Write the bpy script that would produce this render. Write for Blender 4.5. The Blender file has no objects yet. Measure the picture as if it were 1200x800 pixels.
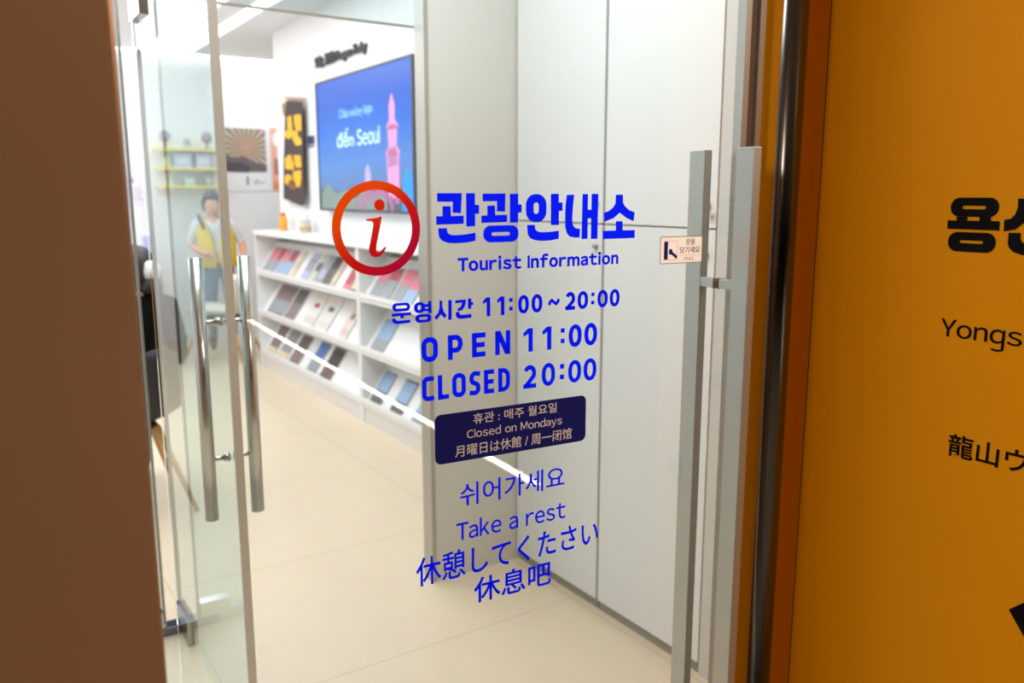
import bpy, bmesh, math, random
from math import sin, cos, pi, radians, atan2, hypot, sqrt
from mathutils import Vector, Matrix

SC = bpy.context.scene
COL = SC.collection
random.seed(7)

# ------------------------------------------------------------------ camera, world, exposure
cam = bpy.data.cameras.new('camera')
cam.sensor_width = 36.0
cam.lens = 28.95
cam.clip_start = 0.02
cam.dof.use_dof = True
cam.dof.focus_distance = 1.33
cam.dof.aperture_fstop = 4.0
camo = bpy.data.objects.new('camera', cam)
COL.objects.link(camo)
camo.location = (0, 0, 1.5)
camo.rotation_euler = (radians(90 - 10.05), 0, radians(-33.76))
SC.camera = camo

SC.view_settings.view_transform = 'Standard'
SC.view_settings.look = 'None'
SC.view_settings.gamma = 1.0
SC.view_settings.use_curve_mapping = False
SC.view_settings.exposure = 0.0

W = bpy.data.worlds.new('world')
SC.world = W
W.use_nodes = True
W.node_tree.nodes['Background'].inputs[0].default_value = (0.9, 0.95, 1.0, 1)
W.node_tree.nodes['Background'].inputs[1].default_value = 0.05


def area(name, loc, sx, sy, power, col=(1, 1, 1), rot=(0, 0, 0)):
    l = bpy.data.lights.new(name, 'AREA')
    l.shape = 'RECTANGLE'
    l.size, l.size_y = sx, sy
    l.energy = power
    l.color = col
    o = bpy.data.objects.new(name, l)
    o.location = loc
    o.rotation_euler = rot
    COL.objects.link(o)
    return o


area('room_fill', (0.2, 6.2, 2.86), 2.2, 5.0, 116, (0.92, 0.96, 1.0))  # area lamps added without fixtures, out of view, to brighten the room
area('media_wall_fill', (1.55, 4.6, 2.86), 0.3, 2.6, 16, (0.94, 0.97, 1.0))
area('back_wall_fill', (3.0, 8.3, 2.86), 0.8, 0.8, 15, (0.92, 0.95, 1.0))
area('entrance_fill', (0.7, 1.95, 2.86), 1.1, 0.9, 40, (0.88, 0.95, 1.0))  # added overhead lamp, no fixture; lights lockers and back of the door
area('corridor_side_fill', (-1.7, 0.2, 2.45), 0.9, 0.8, 40, (1.0, 0.92, 0.80), (0, radians(-38), 0))  # added lamp without fixture, aimed to strike the orange wall squarely
area('corridor_back_fill', (1.95, -0.9, 2.62), 0.5, 0.5, 46, (1.0, 0.93, 0.84), (radians(38), 0, radians(22)))  # added lamp: lights the door front, orange wall keeps its return shaded


# ------------------------------------------------------------------ helpers
def lin(c):
    out = []
    for v in c:
        v = v / 255.0
        out.append(v / 12.92 if v <= 0.04045 else ((v + 0.055) / 1.055) ** 2.4)
    return (out[0], out[1], out[2], 1)


def mat(name, rgb, rough=0.5, metal=0.0, emit=0.0, noise=0.0, nscale=20.0, spec=0.5):
    m = bpy.data.materials.new(name)
    m.use_nodes = True
    nt = m.node_tree
    b = nt.nodes['Principled BSDF']
    c = lin(rgb)
    b.inputs['Base Color'].default_value = c
    b.inputs['Roughness'].default_value = rough
    b.inputs['Metallic'].default_value = metal
    b.inputs['Specular IOR Level'].default_value = spec
    if emit:
        b.inputs['Emission Color'].default_value = c
        b.inputs['Emission Strength'].default_value = emit
    if noise:
        tc = nt.nodes.new('ShaderNodeTexCoord')
        n = nt.nodes.new('ShaderNodeTexNoise')
        n.inputs['Scale'].default_value = nscale
        n.inputs['Detail'].default_value = 3
        mx = nt.nodes.new('ShaderNodeMix')
        mx.data_type = 'RGBA'
        mx.inputs[6].default_value = tuple(v * (1 - noise) for v in c[:3]) + (1,)
        mx.inputs[7].default_value = tuple(min(1, v * (1 + noise)) for v in c[:3]) + (1,)
        nt.links.new(tc.outputs['Object'], n.inputs['Vector'])
        nt.links.new(n.outputs['Fac'], mx.inputs[0])
        nt.links.new(mx.outputs[2], b.inputs['Base Color'])
    return m


def vinyl(name, rgb, through=0.75):
    m = mat(name, rgb, 0.5, spec=0.25)
    nt = m.node_tree
    b = nt.nodes['Principled BSDF']
    tl = nt.nodes.new('ShaderNodeBsdfTranslucent')
    tl.inputs[0].default_value = lin(rgb)
    mx = nt.nodes.new('ShaderNodeMixShader')
    mx.inputs[0].default_value = through
    out = nt.nodes['Material Output']
    nt.links.new(b.outputs[0], mx.inputs[1])
    nt.links.new(tl.outputs[0], mx.inputs[2])
    nt.links.new(mx.outputs[0], out.inputs[0])
    return m


def glass_mat(name, tint, refl=1.7):
    m = bpy.data.materials.new(name)
    m.use_nodes = True
    nt = m.node_tree
    nt.nodes.clear()
    out = nt.nodes.new('ShaderNodeOutputMaterial')
    tr = nt.nodes.new('ShaderNodeBsdfTransparent')
    tr.inputs[0].default_value = tint
    gl = nt.nodes.new('ShaderNodeBsdfGlossy')
    gl.inputs['Roughness'].default_value = 0.0
    gl.inputs['Color'].default_value = (1, 1, 1, 1)
    fr = nt.nodes.new('ShaderNodeFresnel')
    fr.inputs['IOR'].default_value = 1.5
    geo = nt.nodes.new('ShaderNodeNewGeometry')
    inv = nt.nodes.new('ShaderNodeMath')
    inv.operation = 'SUBTRACT'
    inv.inputs[0].default_value = 1.0
    mul = nt.nodes.new('ShaderNodeMath')
    mul.operation = 'MULTIPLY'
    mul2 = nt.nodes.new('ShaderNodeMath')
    mul2.operation = 'MULTIPLY'
    mul2.inputs[1].default_value = refl
    mul2.use_clamp = True
    mix = nt.nodes.new('ShaderNodeMixShader')
    nt.links.new(geo.outputs['Backfacing'], inv.inputs[1])
    nt.links.new(fr.outputs[0], mul.inputs[0])
    nt.links.new(inv.outputs[0], mul.inputs[1])
    nt.links.new(mul.outputs[0], mul2.inputs[0])
    nt.links.new(mul2.outputs[0], mix.inputs[0])
    nt.links.new(tr.outputs[0], mix.inputs[1])
    nt.links.new(gl.outputs[0], mix.inputs[2])
    nt.links.new(mix.outputs[0], out.inputs[0])
    return m


class MB:
    """collects shapes; build() links them as ONE mesh object"""

    def __init__(self):
        self.bm = bmesh.new()
        self.mi = 0

    def _faces(self, vs, fs):
        vv = [self.bm.verts.new(v) for v in vs]
        for f in fs:
            try:
                fc = self.bm.faces.new([vv[i] for i in f])
                fc.material_index = self.mi
            except ValueError:
                pass
        return vv

    def box(self, x0, x1, y0, y1, z0, z1, bev=0.0):
        vs = [(x0, y0, z0), (x1, y0, z0), (x1, y1, z0), (x0, y1, z0), (x0, y0, z1), (x1, y0, z1), (x1, y1, z1), (x0, y1, z1)]
        fs = [(0, 3, 2, 1), (4, 5, 6, 7), (0, 1, 5, 4), (1, 2, 6, 5), (2, 3, 7, 6), (3, 0, 4, 7)]
        vv = self._faces(vs, fs)
        if bev > 0:
            es = set()
            for v in vv:
                es.update(v.link_edges)
            r = bmesh.ops.bevel(self.bm, geom=list(es), offset=bev, segments=2, affect='EDGES', profile=0.6)
            for f in r['faces']:
                f.material_index = self.mi
        return self

    def hexa(self, p):
        fs = [(0, 3, 2, 1), (4, 5, 6, 7), (0, 1, 5, 4), (1, 2, 6, 5), (2, 3, 7, 6), (3, 0, 4, 7)]
        self._faces(p, fs)
        return self

    def tube(self, pts, rad, n=16, caps=True):
        pts = [Vector(p) for p in pts]
        rads = rad if isinstance(rad, (list, tuple)) else [rad] * len(pts)
        rings = []
        up = None
        for i, p in enumerate(pts):
            if i == 0:
                d = pts[1] - pts[0]
            elif i == len(pts) - 1:
                d = pts[-1] - pts[-2]
            else:
                d = (pts[i + 1] - p).normalized() + (p - pts[i - 1]).normalized()
            d.normalize()
            if up is None:
                up = Vector((0, 0, 1)) if abs(d.z) < 0.9 else Vector((1, 0, 0))
            a = d.cross(up).normalized()
            b = a.cross(d).normalized()
            up = b
            rings.append([self.bm.verts.new(p + (a * cos(2 * pi * k / n) + b * sin(2 * pi * k / n)) * rads[i]) for k in range(n)])
        for i in range(len(rings) - 1):
            for k in range(n):
                f = self.bm.faces.new((rings[i][k], rings[i][(k + 1) % n], rings[i + 1][(k + 1) % n], rings[i + 1][k]))
                f.material_index = self.mi
                f.smooth = True
        if caps:
            for rg, rev in ((rings[0], True), (rings[-1], False)):
                f = self.bm.faces.new(list(reversed(rg)) if rev else rg)
                f.material_index = self.mi
        return self

    def lathe(self, prof, cx=0, cy=0, n=24, sx=1.0, sy=1.0):
        rings = []
        for r, z in prof:
            rings.append([self.bm.verts.new((cx + r * sx * cos(2 * pi * k / n), cy + r * sy * sin(2 * pi * k / n), z)) for k in range(n)])
        for i in range(len(rings) - 1):
            for k in range(n):
                f = self.bm.faces.new((rings[i][k], rings[i][(k + 1) % n], rings[i + 1][(k + 1) % n], rings[i + 1][k]))
                f.material_index = self.mi
                f.smooth = True
        for rg, rev in ((rings[0], True), (rings[-1], False)):
            f = self.bm.faces.new(list(reversed(rg)) if rev else rg)
            f.material_index = self.mi
        return self

    def prism(self, poly, M, t):
        """flat outline (a,b) given thickness t along the third axis of M"""
        ar = sum(poly[i][0] * poly[(i + 1) % len(poly)][1] - poly[(i + 1) % len(poly)][0] * poly[i][1] for i in range(len(poly)))
        if ar < 0:
            poly = list(reversed(poly))
        n = len(poly)
        top = [self.bm.verts.new(M @ Vector((a, b, t))) for a, b in poly]
        bot = [self.bm.verts.new(M @ Vector((a, b, 0))) for a, b in poly]
        fs = [self.bm.faces.new(top), self.bm.faces.new(list(reversed(bot)))]
        for i in range(n):
            fs.append(self.bm.faces.new((bot[i], bot[(i + 1) % n], top[(i + 1) % n], top[i])))
        for f in fs:
            f.material_index = self.mi
        return self

    def band(self, outer, inner, M, t):
        """ring between two outlines with equal vertex counts"""
        n = len(outer)
        R = []
        for pl, c in ((outer, t), (inner, t), (outer, 0), (inner, 0)):
            R.append([self.bm.verts.new(M @ Vector((a, b, c))) for a, b in pl])
        for i in range(n):
            j = (i + 1) % n
            for f in ((R[0][i], R[0][j], R[1][j], R[1][i]), (R[2][j], R[2][i], R[3][i], R[3][j]),
                      (R[2][i], R[2][j], R[0][j], R[0][i]), (R[1][i], R[1][j], R[3][j], R[3][i])):
                fc = self.bm.faces.new(f)
                fc.material_index = self.mi
        return self

    def build(self, name, mats, parent=None, loc=None, smooth=False, bevel=0.0):
        me = bpy.data.meshes.new(name)
        bmesh.ops.recalc_face_normals(self.bm, faces=self.bm.faces)
        self.bm.to_mesh(me)
        self.bm.free()
        return link(name, me, mats, parent, loc, smooth, bevel)


def link(name, me, mats, parent=None, loc=None, smooth=False, bevel=0.0):
    if not isinstance(mats, (list, tuple)):
        mats = [mats]
    me.materials.clear()
    for m in mats:
        me.materials.append(m)
    o = bpy.data.objects.new(name, me)
    COL.objects.link(o)
    if smooth:
        for p in me.polygons:
            p.use_smooth = True
    if parent is not None:
        o.parent = parent
    if loc is not None:
        o.location = loc
    if bevel:
        md = o.modifiers.new('bevel', 'BEVEL')
        md.width = bevel
        md.segments = 2
        md.limit_method = 'ANGLE'
    return o


def rebase(o, loc):
    """put a top-level object's origin at its base"""
    o.data.transform(Matrix.Translation(-Vector(loc)))
    o.location = loc
    return o


def thing(name, loc=(0, 0, 0), rz=0.0, label=None, cat=None, group=None, kind=None):
    o = bpy.data.objects.new(name, None)
    o.empty_display_size = 0.1
    COL.objects.link(o)
    o.location = loc
    o.rotation_euler = (0, 0, rz)
    return tag(o, label, cat, group, kind)


def tag(o, label=None, cat=None, group=None, kind=None):
    if label:
        o['label'] = label
    if cat:
        o['category'] = cat
    if group:
        o['group'] = group
    if kind:
        o['kind'] = kind
    return o


def struct(o, label=None):
    return tag(o, label, None, None, 'structure')


def copy_tree(o, parent=None):
    c = o.copy()
    COL.objects.link(c)
    c.parent = parent
    for ch in list(o.children):
        copy_tree(ch, c)
    return c


# frames: text plane (a right, b up, c out)
def frame_front(x=0, y=0, z=0):      # faces -Y
    return Matrix(((1, 0, 0, x), (0, 0, -1, y), (0, 1, 0, z), (0, 0, 0, 1)))


def frame_side(x=0, y=0, z=0):       # faces -X, reads towards -Y
    return Matrix(((0, 0, -1, x), (-1, 0, 0, y), (0, 1, 0, z), (0, 0, 0, 1)))


def rrect(x0, x1, z0, z1, r=0.5, n=8):
    """rounded outline; r = corner radius as a share of half the short side"""
    w, h = x1 - x0, z1 - z0
    rad = r * min(w, h) / 2
    pts = []
    for cx, cz, a0 in ((x1 - rad, z1 - rad, 0), (x0 + rad, z1 - rad, 90), (x0 + rad, z0 + rad, 180), (x1 - rad, z0 + rad, 270)):
        for k in range(n + 1):
            a = radians(a0 + 90 * k / n)
            pts.append((cx + rad * cos(a), cz + rad * sin(a)))
    return pts


def ring_glyph(mb, spec, M, t):
    o, i, ro, ri = spec
    mb.band(rrect(*o, ro), rrect(*i, ri), M, t)


def ribbon(mb, pts, w, M, t):
    """stroke of width w along a centre line"""
    n = len(pts)
    L, R = [], []
    for i in range(n):
        p = Vector(pts[i])
        d0 = (p - Vector(pts[i - 1])).normalized() if i > 0 else None
        d1 = (Vector(pts[i + 1]) - p).normalized() if i < n - 1 else None
        if d0 is None:
            d0 = d1
        if d1 is None:
            d1 = d0
        n0, n1 = Vector((-d0.y, d0.x)), Vector((-d1.y, d1.x))
        m = (n0 + n1).normalized()
        s = w / 2 / max(0.5, m.dot(n0))
        L.append(p + m * s)
        R.append(p - m * s)
    for i in range(n - 1):
        q = [tuple(L[i]), tuple(R[i]), tuple(R[i + 1]), tuple(L[i + 1])]
        mb.prism(q, M, t)


def arc(cx, cy, rx, ry, a0, a1, n=8):
    return [(cx + rx * cos(radians(a0 + (a1 - a0) * k / n)), cy + ry * sin(radians(a0 + (a1 - a0) * k / n))) for k in range(n + 1)]


def glyph(mb, ch, x0, x1, z0, z1, w, M, t):
    W_, H_ = x1 - x0, z1 - z0
    h = w / 2
    l, r, b, u = x0 + h, x1 - h, z0 + h, z1 - h
    mx, mz = (x0 + x1) / 2, (z0 + z1) / 2
    if ch in '0':
        n = 32
        mb.band([(mx + W_ / 2 * cos(2 * pi * k / n), mz + (H_ / 2) * math.copysign(abs(sin(2 * pi * k / n)) ** 0.85, sin(2 * pi * k / n))) for k in range(n)],
                [(mx + (W_ / 2 - w) * cos(2 * pi * k / n), mz + (H_ / 2 - w * .95) * math.copysign(abs(sin(2 * pi * k / n)) ** 0.85, sin(2 * pi * k / n))) for k in range(n)], M, t)
    elif ch == 'O':
        mb.band(rrect(x0, x1, z0, z1, .95), rrect(x0 + w, x1 - w, z0 + w, z1 - w, .9), M, t)
    elif ch == '1':
        mb.prism([(x1 - w, z0), (x1, z0), (x1, z1), (x1 - w * 1.1, z1), (x0, z1 - H_ * .2), (x0 + w * .25, z1 - H_ * .34), (x1 - w, z1 - H_ * .22)], M, t)
    elif ch == ':':
        s = W_ / 2
        for zc in (z0 + H_ * .32, z0 + H_ * .78):
            mb.prism([(mx - s, zc - s), (mx + s, zc - s), (mx + s, zc + s), (mx - s, zc + s)], M, t)
    elif ch == '2':
        pts = arc(mx, z1 - h - W_ * .42, W_ / 2 - h, W_ * .42, 155, -35, 12) + [(l + h * .2, b)]
        ribbon(mb, pts, w, M, t)
        ribbon(mb, [(x0, b), (x1, b)], w, M, t)
    elif ch == '~':
        pts = [(x0 + W_ * .06, z0 + H_ * .1), (x0 + W_ * .14, z0 + H_ * .55), (x0 + W_ * .3, z0 + H_ * .78), (mx, mz), (x1 - W_ * .3, z0 + H_ * .22), (x1 - W_ * .14, z0 + H_ * .45), (x1 - W_ * .06, z0 + H_ * .9)]
        ribbon(mb, pts, w * .8, M, t)
    elif ch == 'P':
        rr = H_ * .26
        pts = [(l, u), (r - W_ * .3, u)] + arc(r - W_ * .3, u - rr, W_ * .3, rr, 80, -80, 8) + [(r - W_ * .3, u - 2 * rr), (l, u - 2 * rr)]
        ribbon(mb, [(l, z0), (l, z1)], w, M, t)
        ribbon(mb, pts, w, M, t)
    elif ch == 'E':
        ribbon(mb, [(l, z0), (l, z1)], w, M, t)
        for zc, xe in ((u, x1), (mz, x1 - W_ * .06), (b, x1)):
            ribbon(mb, [(l, zc), (xe, zc)], w, M, t)
    elif ch == 'N':
        ribbon(mb, [(l, z0), (l, z1)], w, M, t)
        ribbon(mb, [(r, z0), (r, z1)], w, M, t)
        mb.prism([(x0, z1), (x0 + w * 1.15, z1), (x1, z0), (x1 - w * 1.15, z0)], M, t)
    elif ch == 'L':
        ribbon(mb, [(l, z0), (l, z1)], w, M, t)
        ribbon(mb, [(l, b), (x1, b)], w, M, t)
    elif ch == 'D':
        rr = W_ * .45
        ribbon(mb, [(l, z0), (l, z1)], w, M, t)
        pts = [(l, u), (r - rr, u)] + arc(r - rr, u - rr, rr, rr, 80, 0, 6) + arc(r - rr, b + rr, rr, rr, 0, -80, 6) + [(r - rr, b), (l, b)]
        ribbon(mb, pts, w, M, t)
    elif ch == 'C':
        rr = (W_ - w) / 2
        pts = [(r, u - rr * .35)] + arc(mx, u - rr, rr, rr, 35, 180, 8) + arc(mx, b + rr, rr, rr, 180, 325, 8) + [(r, b + rr * .35)]
        pts = [(x1, u - rr * .12), (x1 - W_ * .3, u)] + arc(l + rr, u - rr, rr, rr, 100, 180, 6) + arc(l + rr, b + rr, rr, rr, 180, 260, 6) + [(x1 - W_ * .3, b), (x1, b + rr * .12)]
        ribbon(mb, pts, w, M, t)
    elif ch == 'S':
        rx, ry = (W_ - w) / 2, (H_ - w) / 4
        pts = [(x1 - W_ * .02, u - ry * .15), (mx + rx * .3, u)] + arc(mx, u - ry, rx, ry, 100, 235, 8) + arc(mx, b + ry, rx, ry, 55, -100, 8) + [(mx - rx * .3, b), (x0 + W_ * .02, b + ry * .15)]
        ribbon(mb, pts, w, M, t)


def text_mesh(body, bold, t):
    c = bpy.data.curves.new('text', 'FONT')
    c.body = body
    c.size = 1.0
    c.offset = bold
    c.extrude = 0.01
    c.resolution_u = 6
    o = bpy.data.objects.new('text', c)
    COL.objects.link(o)
    dg = bpy.context.evaluated_depsgraph_get()
    me = bpy.data.meshes.new_from_object(o.evaluated_get(dg))
    bpy.data.objects.remove(o)
    bpy.data.curves.remove(c)
    return me


TIGHT = {'Ta': -0.075, 'To': -0.075, 'Yo': -0.06, 'ay': -0.02, 'ys': -0.01, 'st': -0.02, 'ti': -0.01, 'is': 0.01, 'ri': 0.0, 're': -0.02, 'nf': -0.01, 'fo': -0.03, 'at': -0.01}


def latin_mesh(body, bold, gap):
    """sans-serif Latin line set from the wide forms of the built-in sans face, packed by their own widths"""
    bm = bmesh.new()
    x = 0.0
    prev = ''
    for ch in body:
        if ch == ' ':
            x += 0.27 + gap
            prev = ''
            continue
        if ch in 'Il':
            k = MB()
            yt = (0.733 if ch == 'I' else 0.775) + bold
            k.prism([(0, -bold), (0.072 + 2 * bold, -bold), (0.072 + 2 * bold, yt), (0, yt)], Matrix.Identity(4), 0.01)
            m = bpy.data.meshes.new('text')
            k.bm.to_mesh(m)
            k.bm.free()
        elif ch == 'g':
            m = text_mesh(chr(ord('q') + 0xFEE0), bold, 0)
            q0, q1 = min(v.co.x for v in m.vertices), max(v.co.x for v in m.vertices)
            yb = min(v.co.y for v in m.vertices)
            w = 0.072 + 2 * bold
            k = MB()
            k.bm.from_mesh(m)
            ribbon(k, [(q1 - w / 2, yb + 0.03)] + arc((q0 + q1) / 2 + 0.01, yb + 0.02, (q1 - q0) / 2 - w / 2 - 0.01, 0.085, 0, -150, 10), w, Matrix.Identity(4), 0.01)
            k.bm.to_mesh(m)
            k.bm.free()
        else:
            m = text_mesh(chr(ord(ch) + 0xFEE0), bold, 0)
        xs = [v.co.x for v in m.vertices]
        x += TIGHT.get(prev + ch, 0.0)
        m.transform(Matrix.Translation((x - min(xs), 0, 0)))
        x += max(xs) - min(xs) + gap
        bm.from_mesh(m)
        bpy.data.meshes.remove(m)
        prev = ch
    me = bpy.data.meshes.new('text')
    bm.to_mesh(me)
    bm.free()
    return me


def text_part(name, body, box, M, m, parent, bold=0.0, t=0.0004, label=None, gap=0.085):
    """lettering with the built-in font, fitted into the box (a0,a1,b0,b1) of frame M"""
    if all(ord(ch) < 128 for ch in body):
        me = latin_mesh(body, bold, gap)
    else:
        me = text_mesh(body, bold, t)
    xs = [v.co.x for v in me.vertices]
    ys = [v.co.y for v in me.vertices]
    x0, x1, y0, y1 = min(xs), max(xs), min(ys), max(ys)
    a0, a1, b0, b1 = box
    for v in me.vertices:
        v.co = M @ Vector((a0 + (v.co.x - x0) / (x1 - x0) * (a1 - a0), b0 + (v.co.y - y0) / (y1 - y0) * (b1 - b0), t if v.co.z > 0 else 0))
    ob = link(name, me, m, parent)
    if label:
        ob['label'] = label
    return ob


# ------------------------------------------------------------------ materials
M_white = mat('white_laminate', (236, 236, 236), 0.35)
M_wall = mat('white_wall_paint', (238, 238, 240), 0.7, noise=0.015, nscale=6)
M_ceil = mat('ceiling_paint', (235, 236, 240), 0.8)
M_locker = mat('locker_panel', (228, 230, 228), 0.4)
M_plinth = mat('grey_plinth', (150, 146, 136), 0.5)
M_seam = mat('dark_gap', (168, 166, 160), 0.8)
M_steel = mat('brushed_steel', (196, 194, 190), 0.22, 1.0)
M_satin = mat('satin_aluminium', (186, 183, 176), 0.42, 0.85)
M_chrome = mat('chrome', (205, 206, 210), 0.1, 1.0)
M_edge = mat('glass_edge', (150, 146, 136), 0.3, 0.2)
M_dark = mat('dark_gasket', (40, 36, 32), 0.6)
M_blue = vinyl('royal_blue_vinyl', (0, 66, 255))
M_blue2 = vinyl('deep_blue_vinyl', (10, 48, 248))
M_navy = vinyl('navy_vinyl', (36, 36, 128), 0.4)
M_cream = mat('cream_vinyl', (250, 230, 224), 0.5)
M_sticker = vinyl('beige_sticker', (255, 240, 230), 0.85)
M_red = mat('red_print', (214, 92, 66), 0.5)
M_orange = mat('orange_wall_paint', (230, 146, 0), 0.5, noise=0.03, nscale=4, spec=0.1)
M_black = mat('black_vinyl', (8, 5, 5), 0.6, spec=0.1)
M_glass_out = glass_mat('clear_glass', (0.968, 0.974, 0.966, 1), 1.7)
M_glass_in = glass_mat('greenish_glass', (0.87, 0.935, 0.94, 1), 1.0)
M_wood = mat('light_wood', (196, 150, 92), 0.5, noise=0.12, nscale=14)
M_brownwood = mat('brown_wood', (150, 98, 58), 0.5, noise=0.1, nscale=10)
M_yellow = mat('yellow_paint', (244, 222, 70), 0.5)
M_led = mat('led_diffuser', (255, 253, 250), 0.5, emit=4.0)
M_ledfloor = mat('led_floor_line', (255, 246, 228), 0.5, emit=26.0)


def floor_mat(name, rgb, joint, size, ox, oy, rough, wid=None):
    m = bpy.data.materials.new(name)
    m.use_nodes = True
    nt = m.node_tree
    b = nt.nodes['Principled BSDF']
    b.inputs['Roughness'].default_value = rough
    tc = nt.nodes.new('ShaderNodeTexCoord')
    mp = nt.nodes.new('ShaderNodeMapping')
    mp.inputs['Location'].default_value = (-ox, -oy, 0)
    br = nt.nodes.new('ShaderNodeTexBrick')
    br.offset = 0.0
    br.inputs['Scale'].default_value = 1.0
    br.inputs['Brick Width'].default_value = wid or size
    br.inputs['Row Height'].default_value = size
    br.inputs['Mortar Size'].default_value = 0.0022
    br.inputs['Mortar Smooth'].default_value = 0.3
    c = lin(rgb)
    br.inputs['Color1'].default_value = c
    br.inputs['Color2'].default_value = tuple(v * 0.975 for v in c[:3]) + (1,)
    br.inputs['Mortar'].default_value = lin(joint)
    n = nt.nodes.new('ShaderNodeTexNoise')
    n.inputs['Scale'].default_value = 9
    n.inputs['Detail'].default_value = 5
    mx = nt.nodes.new('ShaderNodeMix')
    mx.data_type = 'RGBA'
    mx.blend_type = 'MULTIPLY'
    mx.inputs[0].default_value = 0.12
    nt.links.new(tc.outputs['Object'], mp.inputs['Vector'])
    nt.links.new(mp.outputs[0], br.inputs['Vector'])
    nt.links.new(tc.outputs['Object'], n.inputs['Vector'])
    nt.links.new(br.outputs['Color'], mx.inputs[6])
    nt.links.new(n.outputs['Color'], mx.inputs[7])
    nt.links.new(mx.outputs[2], b.inputs['Base Color'])
    return m


M_floor = floor_mat('beige_floor_tile', (224, 207, 180), (186, 172, 152), 0.9, 1.80, 2.29, 0.3, 1.25)
M_floor2 = floor_mat('corridor_floor_tile', (150, 138, 122), (90, 84, 78), 0.6, 0.2, 0.1, 0.3)

M_brown = mat('brown_metal_panel', (168, 120, 84), 0.36, 0.5)

# ------------------------------------------------------------------ data traced from the lettering (metres on its surface)
TITLE = [[[0.3897,1.5033],[0.429,1.5034],[0.4285,1.4918],[0.4273,1.4743],[0.4139,1.4754],[0.4147,1.491],[0.3899,1.4911]],[[0.3981,1.4848],[0.4108,1.4848],[0.4113,1.4705],[0.4318,1.471],[0.4317,1.459],[0.3876,1.4583],[0.3879,1.4705],[0.3979,1.4705]],[[0.436,1.5034],[0.4504,1.5034],[0.4503,1.4866],[0.4571,1.4862],[0.457,1.4735],[0.4505,1.4733],[0.4504,1.4552],[0.4359,1.4548]],[[0.3909,1.4532],[0.4045,1.4533],[0.405,1.4478],[0.4072,1.4447],[0.4125,1.443],[0.4239,1.4428],[0.4354,1.4437],[0.4509,1.4458],[0.4508,1.4335],[0.4372,1.4316],[0.4199,1.4307],[0.4066,1.4315],[0.3973,1.4347],[0.3927,1.4392],[0.3911,1.4447]],[[0.463,1.5027],[0.5016,1.5031],[0.5006,1.4758],[0.487,1.4766],[0.4872,1.4916],[0.4634,1.4914]],[[0.4708,1.4851],[0.4836,1.4854],[0.4841,1.4711],[0.5042,1.4714],[0.5042,1.4606],[0.4608,1.4597],[0.4608,1.4706],[0.4707,1.4709]],[[0.5091,1.5024],[0.5235,1.5028],[0.5235,1.4869],[0.5295,1.4865],[0.5295,1.4747],[0.5235,1.4742],[0.5231,1.4596],[0.5091,1.4593]],[[0.5814,1.5025],[0.5958,1.5027],[0.5959,1.4895],[0.6028,1.4891],[0.603,1.4763],[0.5963,1.4762],[0.5965,1.4545],[0.5818,1.4546]],[[0.5391,1.4555],[0.5529,1.4556],[0.5534,1.4493],[0.5559,1.4462],[0.5621,1.4442],[0.5716,1.444],[0.5845,1.4445],[0.5964,1.4457],[0.5965,1.4332],[0.5825,1.431],[0.5654,1.4303],[0.5526,1.4321],[0.5442,1.4356],[0.5404,1.4414]],[[0.6105,1.501],[0.6241,1.5012],[0.6222,1.482],[0.6213,1.4655],[0.6219,1.4563],[0.6242,1.4514],[0.6282,1.4488],[0.636,1.4479],[0.6358,1.4341],[0.6262,1.434],[0.6162,1.4364],[0.6113,1.4417],[0.6083,1.451],[0.6077,1.4657],[0.6085,1.4858]],[[0.64,1.5022],[0.6505,1.5024],[0.6503,1.4778],[0.6573,1.4777],[0.6573,1.5025],[0.6702,1.5026],[0.6699,1.4312],[0.6573,1.4313],[0.6573,1.4641],[0.6506,1.464],[0.6507,1.4315],[0.6392,1.4314]],[[0.7045,1.5013],[0.7186,1.5013],[0.7189,1.489],[0.7227,1.4833],[0.7312,1.4766],[0.7433,1.4726],[0.7413,1.4582],[0.7268,1.4638],[0.7128,1.4723],[0.7008,1.4636],[0.6829,1.4581],[0.6816,1.4723],[0.6924,1.4759],[0.7004,1.4815],[0.7044,1.4881]],[[0.7057,1.4588],[0.7191,1.4586],[0.7197,1.444],[0.7442,1.4437],[0.7446,1.4307],[0.6803,1.4304],[0.68,1.4437],[0.706,1.4439]]]
TRING = [[[0.4638,0.524,1.4306,1.4557],[0.4778,0.509,1.4403,1.4456],0.95,0.9],[[0.537,0.5735,1.4595,1.5021],[0.5505,0.5597,1.4721,1.4896],0.9,1]]
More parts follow.
